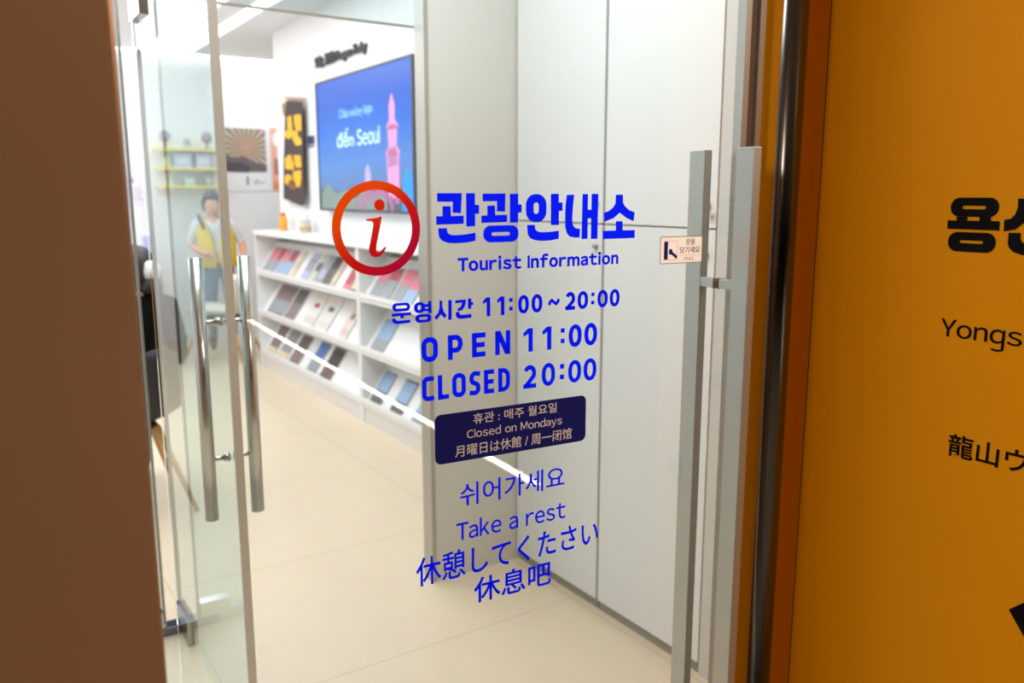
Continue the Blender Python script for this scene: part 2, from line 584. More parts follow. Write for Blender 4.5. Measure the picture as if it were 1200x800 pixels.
HP = [[[0.3164,1.3332],[0.3459,1.3338],[0.3458,1.3297],[0.3162,1.329]],[[0.3293,1.3298],[0.3347,1.3299],[0.3346,1.3258],[0.3292,1.3259]],[[0.3166,1.3263],[0.3212,1.3265],[0.3219,1.3241],[0.3249,1.3224],[0.3446,1.323],[0.3445,1.3185],[0.3293,1.3177],[0.3217,1.3183],[0.318,1.3204],[0.3167,1.3234]],[[0.3728,1.3482],[0.378,1.3481],[0.378,1.3301],[0.3729,1.3302]],[[0.3669,1.3438],[0.3735,1.3439],[0.3734,1.34],[0.3668,1.34]],[[0.3667,1.3371],[0.3733,1.3371],[0.3733,1.3334],[0.3666,1.3334]],[[0.391,1.3477],[0.3955,1.3478],[0.3954,1.3386],[0.3972,1.3318],[0.4023,1.3252],[0.3989,1.3209],[0.3928,1.3273],[0.3861,1.3195],[0.3821,1.3236],[0.3883,1.3294],[0.3908,1.3367]],[[0.4052,1.3477],[0.4107,1.3477],[0.4103,1.3182],[0.4047,1.3181]],[[0.4164,1.3466],[0.4338,1.3472],[0.4337,1.3414],[0.4315,1.3356],[0.4273,1.331],[0.4207,1.3299],[0.42,1.3339],[0.4253,1.3363],[0.428,1.3426],[0.4163,1.3422]],[[0.4375,1.348],[0.4429,1.348],[0.4429,1.3424],[0.4462,1.3422],[0.4462,1.3379],[0.4428,1.3379],[0.4428,1.3326],[0.4373,1.3325]],[[0.4171,1.329],[0.4229,1.329],[0.4232,1.3263],[0.4256,1.3242],[0.443,1.3245],[0.443,1.3189],[0.4264,1.3181],[0.4198,1.3194],[0.4174,1.3229]]]
HR = [[[0.3175,0.3445,1.3359,1.3482],[0.3227,0.3398,1.34,1.3443],0.95,0.9],[[0.3507,0.3679,1.3314,1.3475],[0.3566,0.3619,1.3358,1.3431],0.95,1],[[0.3524,0.3775,1.3173,1.3295],[0.3583,0.3715,1.3214,1.3254],0.95,0.9]]
H1 = [["1",0.462,0.4749,1.3188,1.3479],["1",0.4864,0.4994,1.3188,1.3479],[":",0.5078,0.5138,1.3188,1.3479],["0",0.5236,0.5428,1.3188,1.3479],["0",0.5476,0.5673,1.3188,1.3479],["~",0.5786,0.5987,1.328,1.339],["2",0.61,0.6286,1.3188,1.3479],["0",0.6334,0.6537,1.3188,1.3479],[":",0.66,0.6659,1.3188,1.3479],["0",0.6722,0.6927,1.3188,1.3479],["0",0.6967,0.7165,1.3188,1.3479]]
H2 = [["O",0.361,0.3873,1.2574,1.2948],["P",0.4035,0.4281,1.2574,1.2948],["E",0.4435,0.4665,1.2574,1.2948],["N",0.4833,0.5096,1.2574,1.2948],["1",0.5324,0.5501,1.2574,1.2948],["1",0.5671,0.5844,1.2574,1.2948],[":",0.602,0.6093,1.2574,1.2948],["0",0.6173,0.6423,1.2574,1.2948],["0",0.6475,0.6727,1.2574,1.2948]]
H3 = [["C",0.3607,0.3801,1.1982,1.2358],["L",0.3862,0.4045,1.1982,1.2358],["O",0.4097,0.4325,1.1982,1.2358],["S",0.4385,0.4573,1.1982,1.2358],["E",0.4634,0.481,1.1982,1.2358],["D",0.4882,0.5091,1.1982,1.2358],["2",0.5331,0.5565,1.1982,1.2358],["0",0.567,0.5921,1.1982,1.2358],[":",0.6013,0.609,1.1982,1.2358],["0",0.6171,0.6423,1.1982,1.2358],["0",0.647,0.6725,1.1982,1.2358]]
IB = [[0.2825,1.4681],[0.2955,1.4692],[0.3045,1.4713],[0.3056,1.4703],[0.2966,1.432],[0.2957,1.4247],[0.2973,1.4215],[0.2998,1.4212],[0.3033,1.4234],[0.3086,1.4289],[0.3106,1.428],[0.3068,1.421],[0.3005,1.4155],[0.2938,1.4147],[0.2884,1.417],[0.2855,1.4219],[0.2855,1.4271],[0.292,1.456],[0.2929,1.4618],[0.2912,1.4647],[0.2824,1.4658]]
IDOT = [0.3026,1.4868]
OP = [[[-0.7377,1.4654],[-0.7198,1.4656],[-0.7196,1.4597],[-0.7372,1.4596]],[[-0.7007,1.4658],[-0.6826,1.4662],[-0.682,1.4599],[-0.6997,1.4598]],[[-0.7518,1.4592],[-0.6683,1.4598],[-0.6677,1.4451],[-0.7514,1.4453]],[[-0.6443,1.4954],[-0.6271,1.4951],[-0.6255,1.4793],[-0.6172,1.468],[-0.599,1.4604],[-0.5987,1.4427],[-0.6207,1.45],[-0.6323,1.4579],[-0.6438,1.4476],[-0.6608,1.444],[-0.6616,1.4621],[-0.6518,1.464],[-0.6462,1.4707],[-0.6432,1.4823]],[[-0.6531,1.442],[-0.6354,1.4426],[-0.6345,1.4331],[-0.6321,1.4282],[-0.6275,1.4264],[-0.6105,1.4251],[-0.5748,1.4261],[-0.573,1.4086],[-0.6116,1.4062],[-0.6304,1.4087],[-0.6435,1.4126],[-0.6505,1.419],[-0.6528,1.4256]],[[-0.5981,1.494],[-0.5812,1.4937],[-0.5793,1.4751],[-0.567,1.4746],[-0.5653,1.4581],[-0.5775,1.4581],[-0.5758,1.4356],[-0.5923,1.4357]]]
OR = [[[-0.7486,-0.6717,1.4658,1.4966],[-0.7293,-0.6916,1.4781,1.4836],0.95,1],[[-0.748,-0.6713,1.4087,1.4406],[-0.7285,-0.6912,1.4226,1.4274],0.95,1]]
BAN = [[[-6.825,2.152],[-6.67,2.146],[-6.652,2.12],[-6.666,2.014],[-6.785,2.029],[-6.816,2.077]],[[-6.986,2.151],[-6.893,2.153],[-6.88,2.081],[-6.866,1.987],[-6.965,1.967],[-7.08,1.992],[-7.065,2.036],[-6.993,2.042]],[[-6.88,2.025],[-6.759,2.027],[-6.751,1.98],[-6.674,1.951],[-6.672,1.908],[-6.801,1.906],[-6.867,1.949]],[[-7.023,1.836],[-6.936,1.839],[-6.927,1.794],[-6.876,1.773],[-6.892,1.71],[-7.095,1.725],[-7.091,1.806]],[[-6.876,1.83],[-6.712,1.824],[-6.695,1.73],[-6.825,1.727]],[[-7.12,1.663],[-7.045,1.681],[-6.938,1.66],[-6.954,1.602],[-7.058,1.589],[-7.127,1.611]],[[-6.902,1.697],[-6.713,1.706],[-6.713,1.643],[-6.76,1.568],[-6.903,1.576]]]
BOUT = [[-7.005,2.287],[-6.629,2.241],[-6.634,2.034],[-6.656,1.605],[-6.652,1.432],[-6.735,1.414],[-7.189,1.472],[-7.149,1.743],[-7.06,2.125]]
BFLAP = [[-7.191,2.276],[-7.017,2.288],[-7.029,2.174],[-7.071,2.107],[-7.128,2.156],[-7.179,2.198]]

# ------------------------------------------------------------------ the setting
CEIL = 2.9
struct(rebase(MB().box(-1.2, 4.2, 1.06, 9.2, -0.1, 0.0).build('floor', M_floor), (0, 0, 0)))
struct(MB().box(-4.0, 4.2, -9.0, 1.06, -0.1, 0.0).build('floor', M_floor2))
struct(MB().box(-1.2, 4.2, 1.15, 9.2, CEIL, CEIL + 0.1).build('ceiling', M_ceil))
M_cceil = mat('corridor_ceiling_paint', (196, 176, 150), 0.7)
M_cwall = mat('corridor_wall_paint', (150, 132, 116), 0.6)
M_cdark = mat('corridor_dark_wall', (34, 28, 26), 0.7)
struct(MB().box(-4.0, 4.2, -9.0, 1.15, 2.7, 2.8).build('ceiling', M_cceil))
struct(MB().box(-4.1, 4.3, -9.2, -9.0, 0, 2.8).build('wall_corridor_end', M_cdark))
struct(MB().box(-4.2, -4.0, -9.0, 1.1, 0, 2.8).build('wall_corridor_left', M_cdark))
struct(MB().box(4.2, 4.4, -9.0, 1.1, 0, 2.8).build('wall_corridor_right', M_cwall))

struct(MB().box(-1.3, 4.4, 9.0, 9.2, 0, CEIL).build('wall_back', M_wall))
struct(MB().box(-1.4, -1.2, 1.15, 9.2, 0, CEIL).build('wall_left', M_wall))
struct(MB().box(2.45, 2.62, 2.76, 7.43, 0, CEIL).build('wall_right', M_wall))
struct(MB().box(4.2, 4.4, 1.15, 9.2, 0, CEIL).build('wall_alcove', M_wall))
struct(MB().box(2.3, 2.45, 1.15, 2.69, 0, CEIL).build('wall_locker_side', M_wall))

# stub wall beside the inner door, with its steel edge
st = MB().box(1.438, 2.45, 2.692, 2.756, 0, CEIL).build('wall_stub', mat('stub_wall_panel', (214, 216, 210), 0.45))
struct(st)
struct(MB().box(1.424, 1.440, 2.688, 2.760, 0, CEIL).build('trim_stub_edge', M_satin), 'steel edge strip closing the end of the stub wall')

# orange wall outside, right of the entrance
ow = MB()
ow.prism([(1.38, 0.45), (1.95, 0.45), (1.95, 1.14), (1.32, 1.14), (1.297, 1.055), (1.297, 1.005), (1.38, 1.005)], Matrix.Identity(4), 2.7)
ow = ow.build('wall_outer_right', M_orange)
struct(ow)
MB().box(1.3788, 1.3808, 1.0040, 1.0055, 0, 2.7).build('corner_joint', mat('joint_shadow_gap', (92, 44, 10), 0.8), ow)
S = frame_side(1.3796, 0, 0)
g = MB()
for sp in OR:
    ring_glyph(g, sp, S, 0.0008)
for pl in OP:
    g.prism([tuple(p) for p in pl], S, 0.0008)
tag(g.build('lettering', M_black, ow), 'heavy black Korean lettering on the orange wall')
text_part('lettering', 'Yongsan', (-0.7475, -0.566, 1.2515, 1.2945), S, M_black, ow, 0.004, 0.0008, 'thin black English lettering on the orange wall')
text_part('lettering', '龍山ウ', (-0.7155, -0.588, 1.0605, 1.1005), S, M_black, ow, 0.012, 0.0008, 'black Japanese lettering on the orange wall')
MB().prism([(-0.5915, 0.829), (-0.553, 0.868), (-0.500, 0.815), (-0.548, 0.772)], S, 0.0008).build('arrow_mark', M_black, ow)

# door frame on the right: jamb coloured orange for the wall's reflection, rounded steel post
struct(MB().prism([(1.2215, 1.026), (1.2440, 0.996), (1.262, 1.004), (1.300, 1.030), (1.300, 1.050), (1.2290, 1.050)], Matrix.Identity(4), 2.7).build('trim_jamb', M_orange))
pp = [(1.2665 + 0.0262 * cos(radians(q)), 0.9985 + 0.0262 * sin(radians(q))) for q in range(0, 360, 10)]
M_post = mat('polished_steel_post', (104, 100, 96), 0.22, 1.0)
po = MB().prism(pp, Matrix.Identity(4), 2.7).build('trim_post', M_post)
for p in po.data.polygons:
    p.use_smooth = abs(p.normal.z) < 0.5
struct(po, 'rounded polished steel post between the glass door and the orange wall')

# brown panel on the left, right beside the camera
struct(MB().box(-1.6, 0.121, 0.75, 1.12, 0, 2.7, 0.004).build('wall_outer_left', M_brown))
struct(MB().box(-4.0, 4.2, 1.06, 1.16, 2.45, CEIL).build('wall_over_door', M_cwall))
struct(MB().box(-4.0, -1.6, 1.0, 1.12, 0, 2.7).build('wall_corridor_front', M_cwall))
struct(MB().box(1.95, 4.2, 1.0, 1.14, 0, 2.7).build('wall_corridor_front', M_cwall))

# ------------------------------------------------------------------ the ajar glass door with the lettering
DA = -radians(5)
d1 = thing('door_1', (0.191, 1.1, 0), DA, 'frameless glass entrance door covered with blue opening hours lettering', None, None, 'structure')
F = frame_front(0, -0.0062, 0)
gp = MB().box(0.004, 0.966, -0.006, 0.006, 0.015, 2.43).build('glass_pane', M_glass_out, d1)
ed = MB()
ed.box(0.966, 0.979, -0.010, 0.010, 0.015, 2.43)
ed.box(0.999, 1.012, -0.010, 0.010, 0.015, 2.43)
ed.box(0.979, 0.999, 0.000, 0.010, 0.015, 2.43)
ed.build('closing_stile', M_satin, d1)
MB().box(0.981, 0.999, -0.004, 0.0005, 0.015, 2.43).build('stile_gasket', mat('brown_gasket', (122, 92, 74), 0.5), d1)
MB().box(0.0, 0.970, -0.016, 0.016, 0.008, 0.085, 0.003).build('bottom_rail', M_satin, d1)
for sgn, nm in ((1, 'inner'), (-1, 'outer')):
    a, b = (0.040, 0.080) if sgn > 0 else (-0.080, -0.040)
    hb = MB().box(0.930, 0.9475, a, b, 0.34, 1.58, 0.0012).build('handle_bar', M_satin, d1)
    for zc in (1.345, 0.47):
        y0, y1 = (0.006, 0.041) if sgn > 0 else (-0.041, -0.006)
        MB().box(0.931, 0.9465, y0, y1, zc - 0.0085, zc + 0.0085, 0.001).build('standoff', M_satin, hb)
        y0, y1 = (0.0055, 0.0095) if sgn > 0 else (-0.0075, -0.0058)
        MB().box(0.9302, 0.9473, y0, y1, zc - 0.0092, zc + 0.0092).build('washer', M_satin if sgn > 0 else M_dark, hb)

T = 0.0003
# ring with letter i
def ring_mat():
    m = bpy.data.materials.new('orange_to_crimson_vinyl')
    m.use_nodes = True
    nt = m.node_tree
    b = nt.nodes['Principled BSDF']
    b.inputs['Roughness'].default_value = 0.5
    b.inputs['Specular IOR Level'].default_value = 0.3
    tc = nt.nodes.new('ShaderNodeTexCoord')
    dot = nt.nodes.new('ShaderNodeVectorMath')
    dot.operation = 'DOT_PRODUCT'
    dot.inputs[1].default_value = (0.66, 0, -0.75)
    rm = nt.nodes.new('ShaderNodeMapRange')
    c0 = 0.66 * 0.298 - 0.75 * 1.4545
    rm.inputs[1].default_value = c0 - 0.062
    rm.inputs[2].default_value = c0 + 0.062
    cr = nt.nodes.new('ShaderNodeValToRGB')
    cr.color_ramp.elements[0].position = 0.18
    cr.color_ramp.elements[0].color = lin((246, 132, 14))
    cr.color_ramp.elements[1].color = lin((214, 26, 108))
    e = cr.color_ramp.elements.new(0.62)
    e.color = lin((228, 56, 56))
    nt.links.new(tc.outputs['Object'], dot.inputs[0])
    nt.links.new(dot.outputs['Value'], rm.inputs[0])
    nt.links.new(rm.outputs[0], cr.inputs[0])
    nt.links.new(cr.outputs[0], b.inputs['Base Color'])
    return m
M_ring = ring_mat()
nt = M_ring.node_tree
tl = nt.nodes.new('ShaderNodeBsdfTranslucent')
mx = nt.nodes.new('ShaderNodeMixShader')
mx.inputs[0].default_value = 0.75
ramp = [q for q in nt.nodes if q.type == 'VALTORGB'][0]
nt.links.new(ramp.outputs[0], tl.inputs[0])
nt.links.new(nt.nodes['Principled BSDF'].outputs[0], mx.inputs[1])
nt.links.new(tl.outputs[0], mx.inputs[2])
nt.links.new(mx.outputs[0], nt.nodes['Material Output'].inputs[0])
n = 64
sy = MB()
cx, cz = 0.298, 1.4545
sy.band([(cx + 0.0645 * cos(2 * pi * k / n), cz + 0.0658 * sin(2 * pi * k / n)) for k in range(n)],
        [(cx + 0.0522 * cos(2 * pi * k / n), cz + 0.0534 * sin(2 * pi * k / n)) for k in range(n)], F, T)
sy = sy.build('information_symbol', M_ring, d1)
tag(sy, 'orange to crimson ring around a slanted letter i')
li = MB().prism([tuple(p) for p in IB], F, T)
li.build('letter_stem', M_ring, sy)
MB().prism([(IDOT[0] + 0.0078 * cos(2 * pi * k / 24), IDOT[1] + 0.0080 * sin(2 * pi * k / 24)) for k in range(24)], F, T).build('letter_dot', vinyl('orange_vinyl', (236, 96, 14)), sy)

g = MB()
for sp in TRING:
    ring_glyph(g, sp, F, T)
for pl in TITLE:
    g.prism([tuple(p) for p in pl], F, T)
tag(g.build('lettering', M_blue, d1), 'largest royal blue Korean heading')
text_part('lettering', 'Tourist Information', (0.4212, 0.7122, 1.3888, 1.4108), F, M_blue2, d1, 0.042, T, 'blue English subtitle under the heading')
g = MB()
for sp in HR:
    ring_glyph(g, sp, F, T)
for pl in HP:
    g.prism([tuple(p) for p in pl], F, T)
for ch, a, b, c, d in H1:
    glyph(g, ch, a, b, c, d, 0.0062, F, T)
tag(g.build('lettering', M_blue2, d1), 'blue opening hours line, 11:00 to 20:00')
g = MB()
for ch, a, b, c, d in H2:
    glyph(g, ch, a, b, c, d, 0.0078, F, T)
tag(g.build('lettering', M_blue, d1), 'blue line reading OPEN 11:00')
g = MB()
for ch, a, b, c, d in H3:
    glyph(g, ch, a, b, c, d, 0.0072, F, T)
tag(g.build('lettering', M_blue, d1), 'blue line reading CLOSED 20:00')
pq = MB().prism(rrect(0.3798, 0.6528, 1.0966, 1.1746, 0.27), F, T).build('notice_plate', M_navy, d1)
tag(pq, 'navy rounded notice about closing on Mondays')
F2 = frame_front(0, -0.0062 - T, 0)
text_part('lettering', '휴관 : 매주 월요일', (0.4445, 0.5955, 1.1525, 1.1692), F2, M_cream, pq, 0.006, T)
text_part('lettering', 'Closed on Mondays', (0.4335, 0.6060, 1.1275, 1.1452), F2, M_cream, pq, 0.004, T)
text_part('lettering', '月曜日は休館 / 周一闭馆', (0.4130, 0.6250, 1.1035, 1.1225), F2, M_cream, pq, 0.004, T)
text_part('lettering', '쉬어가세요', (0.4206, 0.6122, 1.0220, 1.0592), F, M_blue2, d1, 0.006, T, 'thin blue Korean line below the navy notice')
text_part('lettering', 'Take a rest', (0.4138, 0.6150, 0.9672, 0.9985), F, M_blue2, d1, 0.010, T, 'thin blue line reading Take a rest')
text_part('lettering', '休憩してくたさい', (0.3450, 0.6826, 0.9060, 0.9535), F, M_blue2, d1, 0.010, T, 'blue Japanese line under the English one')
text_part('lettering', '休息吧', (0.4432, 0.5876, 0.8545, 0.8985), F, M_blue2, d1, 0.012, T, 'lowest blue line of three Chinese characters')

sk = MB().band(rrect(0.7985, 0.8915, 1.3850, 1.4315, 0.12), rrect(0.7996, 0.8904, 1.3861, 1.4304, 0.10), F, T).build('pull_sticker', M_edge, d1)
tag(sk, 'small beige sticker telling people to pull the door')
MB().prism(rrect(0.7996, 0.8904, 1.3861, 1.4304, 0.10), F, T).build('sticker_face', M_sticker, sk)
F3 = frame_front(0, -0.0062 - T, 0)
MS = mat('dark_sticker_print', (70, 52, 56), 0.5)
text_part('lettering', '문을', (0.8545, 0.8740, 1.4165, 1.4265), F3, MS, sk, 0.004, T)
text_part('lettering', '당기세요', (0.8412, 0.8860, 1.4020, 1.4135), F3, MS, sk, 0.004, T)
text_part('lettering', 'PULL', (0.8525, 0.8735, 1.3895, 1.3952), F3, M_red, sk, 0.0, T, 'red lettering')
pg = MB()
pg.prism([(0.8075, 1.3925), (0.8150, 1.3925), (0.8150, 1.4228), (0.8075, 1.4228)], F3, T)
pg.prism([(0.8172, 1.4065), (0.8190, 1.4100), (0.8228, 1.4105), (0.8262, 1.4045), (0.8352, 1.3985), (0.8352, 1.3935), (0.8320, 1.3945), (0.8240, 1.4002), (0.8180, 1.4012)], F3, T)
pg.build('pictogram', M_navy, sk)
pl = MB()
pl.band([(0.8068, 1.3915), (0.8360, 1.3915), (0.8360, 1.4238), (0.8068, 1.4238)], [(0.8072, 1.3919), (0.8356, 1.3919), (0.8356, 1.4234), (0.8072, 1.4234)], F3, T)
pl.prism([(0.8400, 1.3985), (0.8860, 1.3985), (0.8860, 1.3988), (0.8400, 1.3988)], F3, T)
pl.build('rule_lines', M_red, sk)

# ------------------------------------------------------------------ inner glass door standing open, sidelite and transom
HX, HY = 0.53, 2.87
d2 = thing('door_2', (HX, HY, 0), 0, 'inner frameless glass door standing open beside the brown wall', None, None, 'structure')
gb = MB().box(-0.006, 0.006, -0.848, 0.036, 0.012, 2.085)
gb.build('glass_pane', M_glass_in, d2)
MB().box(-0.0105, 0.0105, -0.856, -0.848, 0.012, 2.085).build('edge_strip', mat('pale_edge_seal', (206, 202, 192), 0.35), d2)
MB().box(-0.0065, 0.0065, 0.036, 0.040, 0.012, 2.085).build('edge_strip', M_edge, d2)
M_dsteel = mat('dark_steel', (120, 122, 130), 0.22, 1.0)
pf = MB().box(-0.015, 0.015, -0.135, 0.045, 0.006, 0.088, 0.002).build('patch_fitting', M_dsteel, d2)
MB().box(-0.13, -0.016, -0.028, 0.028, 0.001, 0.030, 0.002).build('floor_pivot', M_dsteel, d2)
MB().box(-0.0165, 0.0165, -0.139, -0.136, 0.004, 0.090).build('end_plate', mat('pale_steel', (190, 186, 172), 0.4, 0.6), pf)
MB().box(-0.003, 0.003, -0.1405, -0.1385, 0.010, 0.088).build('slot', M_dark, pf)
MB().box(-0.020, 0.020, -0.12, 0.045, 2.03, 2.10, 0.003).build('patch_fitting', M_chrome, d2)
yb = -0.785
for sx in (-1, 1):
    hb = MB().tube([(sx * 0.0585, yb, 0.684), (sx * 0.0585, yb, 1.352)], 0.0165, 24).build('handle_bar', M_steel, d2)
    for zc in (1.192, 0.842):
        MB().tube([(sx * 0.006, yb, zc), (sx * 0.0585, yb, zc)], 0.0058, 12).tube([(sx * 0.006, yb, zc), (sx * 0.020, yb, zc)], 0.011, 14).build('standoff', M_steel, hb)
sw = thing('window_1', (0.47, 2.87, 0), 0, 'fixed glass sidelite left of the open inner door', None, None, 'structure')
MB().box(-1.65, -0.006, -0.006, 0.006, 0.03, CEIL).build('glass_pane', M_glass_in, sw)
MB().box(-0.006, 0.002, -0.007, 0.007, 0.03, CEIL).build('edge_strip', M_edge, sw)
MB().box(-1.65, 0.0, -0.02, 0.02, 0.0, 0.045, 0.002).build('bottom_rail', M_chrome, sw)
MB().box(-0.11, -0.005, -0.024, 0.024, 0.012, 0.085, 0.003).build('corner_clamp', M_chrome, sw)
tw = thing('window_2', (0.48, 2.87, 2.11), 0, 'clear glass transom above the inner doorway', None, None, 'structure')
MB().box(0.0, 1.97, -0.006, 0.006, 0.006, CEIL - 2.11).build('glass_pane', M_glass_in, tw)
MB().box(0.0, 1.97, -0.007, 0.007, 0.0, 0.007).build('edge_strip', M_edge, tw)

# ------------------------------------------------------------------ lockers along the right of the entrance
XL = 1.82
def locker(y0, y1, label):
    t = thing('locker_cabinet', (XL, y0, 0), 0, label, 'locker', 'white lockers beside the entrance')
    w = y1 - y0
    MB().box(0.018, 0.46, 0.001, w - 0.001, 0.036, 2.62).build('carcass', M_seam, t)
    MB().box(0.012, 0.46, 0.001, w - 0.001, 0.0, 0.034).build('plinth', M_plinth, t)
    for z0, z1, zl in ((0.040, 1.4015, 1.328), (1.4065, 2.62, 1.47)):
        dr = MB().box(0.0, 0.018, 0.003, w - 0.003, z0, z1, 0.0015).build('door', M_locker, t)
        lk = MB()
        lk.tube([(0.0, 0.035, zl), (-0.006, 0.035, zl)], 0.011, 16)
        lk.tube([(-0.006, 0.035, zl), (-0.013, 0.035, zl)], 0.0075, 16)
        lk.box(-0.015, -0.012, 0.0335, 0.0365, zl - 0.005, zl + 0.005)
        lk.build('lock', M_steel, dr)
    return t
locker(2.168, 2.688, 'white two-door locker in the corner, farthest from the entrance')
t = locker(1.662, 2.162, 'white two-door locker in the middle of the row, with a small label')
MB().box(-0.001, 0.0, 0.006, 0.028, 1.420, 1.452).build('door_label', mat('printed_label', (206, 206, 190), 0.5), t)
MB().box(-0.0016, -0.0010, 0.010, 0.024, 1.432, 1.444).build('label_print', M_plinth, t)
locker(1.16, 1.618, 'white two-door locker nearest the glass entrance door')
fl = MB().box(0.002, 0.46, 1.6195, 1.6605, 0.0, 2.62).build('trim_filler', mat('filler_strip', (202, 202, 196), 0.5))
fl.location = (XL, 0, 0)
struct(fl)
sf = MB().box(XL + 0.01, 2.30, 1.16, 2.69, 2.622, CEIL).build('trim_soffit', M_locker)
struct(sf)
struct(MB().box(XL + 0.02, 2.30, 1.142, 1.158, 0.0, CEIL).build('trim_end_panel', M_locker))

# ------------------------------------------------------------------ brochure racks
XS = 2.145
ROWS = (0.865, 0.513, 0.160)
LEAN = radians(35)
def rack(y0, y1, label):
    t = thing('brochure_rack', (XS, y0, 0), 0, label, 'brochure rack', 'white brochure racks')
    w = y1 - y0
    c = MB()
    c.box(0.0, 0.30, 0, 0.022, 0, 1.168)
    c.box(0.0, 0.30, w - 0.022, w, 0, 1.168)
    c.box(0.285, 0.30, 0.022, w - 0.022, 0, 1.168)
    c.build('carcass', M_white, t)
    MB().box(-0.012, 0.30, 0.0, w, 1.168, 1.203, 0.002).build('top_board', M_white, t)
    MB().box(0.012, 0.285, 0.022, w - 0.022, 0.0, 0.115).build('plinth', mat('plinth_panel', (222, 216, 212), 0.5), t)
    for z in ROWS:
        s = MB()
        s.box(0.004, 0.285, 0.022, w - 0.022, z - 0.045, z - 0.027)
        x1, zt = 0.028 + 0.30 * sin(LEAN), z - 0.008 + 0.30 * cos(LEAN)
        s.hexa([(0.028, 0.022, z - 0.014), (0.040, 0.022, z - 0.022), (0.040, w - 0.022, z - 0.022), (0.028, w - 0.022, z - 0.014),
                (x1, 0.022, zt), (x1 + 0.012, 0.022, zt - 0.008), (x1 + 0.012, w - 0.022, zt - 0.008), (x1, w - 0.022, zt)])
        s = s.build('sloped_shelf', M_white, t)
        MB().box(0.0, 0.012, 0.022, w - 0.022, z - 0.022, z + 0.010, 0.001).build('lip', M_white, s)
    return t
rack(5.03, 7.245, 'white brochure rack farther from the door, with three rows of leaflets')
rack(2.80, 5.025, 'white brochure rack nearer the door, almost empty')

# every brochure: cover with a printed band, leaning in its row
def brochure(row, ya, yb, h, base, band, z0, z1, label, extra=None):
    y1, y0 = max(ya, yb), min(ya, yb)
    w = y1 - y0
    t = thing('brochure', (XS + 0.026, (y0 + y1) / 2, ROWS[row] - 0.010), 0, label, 'brochure', 'brochures in the racks')
    t.rotation_euler = (0, LEAN, 0)
    M = frame_side(0, 0, 0)
    pg = MB().box(-0.006, -0.0008, -w / 2, w / 2, 0.002, h).build('pages', mat('paper', (232, 230, 226), 0.6), t)
    cv = MB()
    cv.box(-0.0075, -0.006, -w / 2, w / 2, 0.002, h)
    cv = cv.build('cover', base, t)
    MB().prism([(-w / 2 + 0.004, h * z0), (w / 2 - 0.004, h * z0), (w / 2 - 0.004, h * z1), (-w / 2 + 0.004, h * z1)], frame_side(-0.0075, 0, 0), 0.0006).build('cover_print', band, cv)
    if extra:
        MB().prism(rrect(-w * .22, w * .22, h * extra[1], h * extra[2], 1.0), frame_side(-0.0081, 0, 0), 0.0005).build('cover_emblem', extra[0], cv)
    return t
cp = {}
def cm(*rgb):
    if rgb not in cp:
        cp[rgb] = mat('print_%d' % len(cp), rgb, 0.45, noise=0.12, nscale=60)
    return cp[rgb]
pink, pink2, gry, dgry, blu, crm, lav, grn, tan, brn, blk = cm(226, 120, 140), cm(186, 70, 84), cm(150, 152, 158), cm(96, 92, 92), cm(150, 178, 214), cm(222, 200, 166), cm(178, 178, 214), cm(186, 194, 180), cm(196, 178, 160), cm(134, 116, 114), cm(64, 58, 58)
A1 = [(7.16, 6.992, gry, pink, .5, .97, 'leftmost leaflet of the top row, pink above grey'),
      (6.971, 6.855, gry, pink2, .5, .97, 'second leaflet from the left in the top row, deep red above grey'),
      (6.834, 6.722, blu, pink, .5, .95, 'third leaflet from the left in the top row, pink above pale blue'),
      (6.68, 6.53, blu, pink2, .55, .95, 'fourth leaflet from the left in the top row, rosy red above blue'),
      (6.47, 6.368, crm, tan, .3, .6, 'narrow cream leaflet in the top row beside the red ones'),
      (6.22, 6.078, lav, gry, .35, .8, 'lavender leaflet in the middle of the top row'),
      (6.025, 5.915, grn, dgry, .4, .7, 'pale green leaflet in the top row right of the lavender one'),
      (5.881, 5.776, gry, lav, .2, .5, 'light grey leaflet in the top row, fourth from the rack divider'),
      (5.76, 5.608, dgry, blk, .6, .95, 'dark grey leaflet in the top row with a black upper half'),
      (5.609, 5.528, tan, crm, .2, .5, 'tan leaflet in the top row leaning beside the dark grey one'),
      (5.372, 5.258, pink, pink2, .2, .7, 'single bright pink leaflet in the top row near the rack divider'),
      (5.222, 5.135, blk, crm, .1, .35, 'small black leaflet in the top row touching the rack divider')]
for a, b, c1, c2, z0, z1, l in A1:
    brochure(0, a, b, 0.245, c1, c2, z0, z1, l)
A2 = [(7.082, 6.678, brn, gry, .08, .5, 'wide grey-brown folder at the left end of the middle row', None),
      (6.634, 6.412, brn, dgry, .55, .95, 'grey-brown folder second from the left in the middle row', None),
      (6.231, 6.002, cm(226, 222, 218), cm(206, 202, 200), .1, .3, 'white booklet with small red emblem in the middle row', (pink2, .58, .72)),
      (5.947, 5.709, cm(224, 220, 212), cm(206, 202, 196), .1, .3, 'off-white booklet with dark emblem in the middle row', (dgry, .58, .72)),
      (5.486, 5.337, cm(226, 208, 200), cm(206, 186, 180), .1, .3, 'pinkish beige booklet with brown emblem in the middle row', (brn, .55, .72))]
for a, b, c1, c2, z0, z1, l, e in A2:
    brochure(1, a, b, 0.285, c1, c2, z0, z1, l, e)
A3 = [(7.145, 6.927, brn, crm, .04, .22, 'grey-brown leaflet with a yellow foot, leftmost of the bottom row'),
      (6.856, 6.63, gry, crm, .04, .22, 'grey leaflet with a yellow foot, second in the bottom row'),
      (6.565, 6.344, brn, dgry, .45, .9, 'brown-grey leaflet third in the bottom row'),
      (6.155, 5.965, gry, cm(84, 122, 184), .45, .97, 'leaflet with a bright blue upper half in the bottom row'),
      (5.874, 5.663, cm(112, 92, 90), blk, .4, .9, 'dark brown leaflet at the right of the bottom row')]
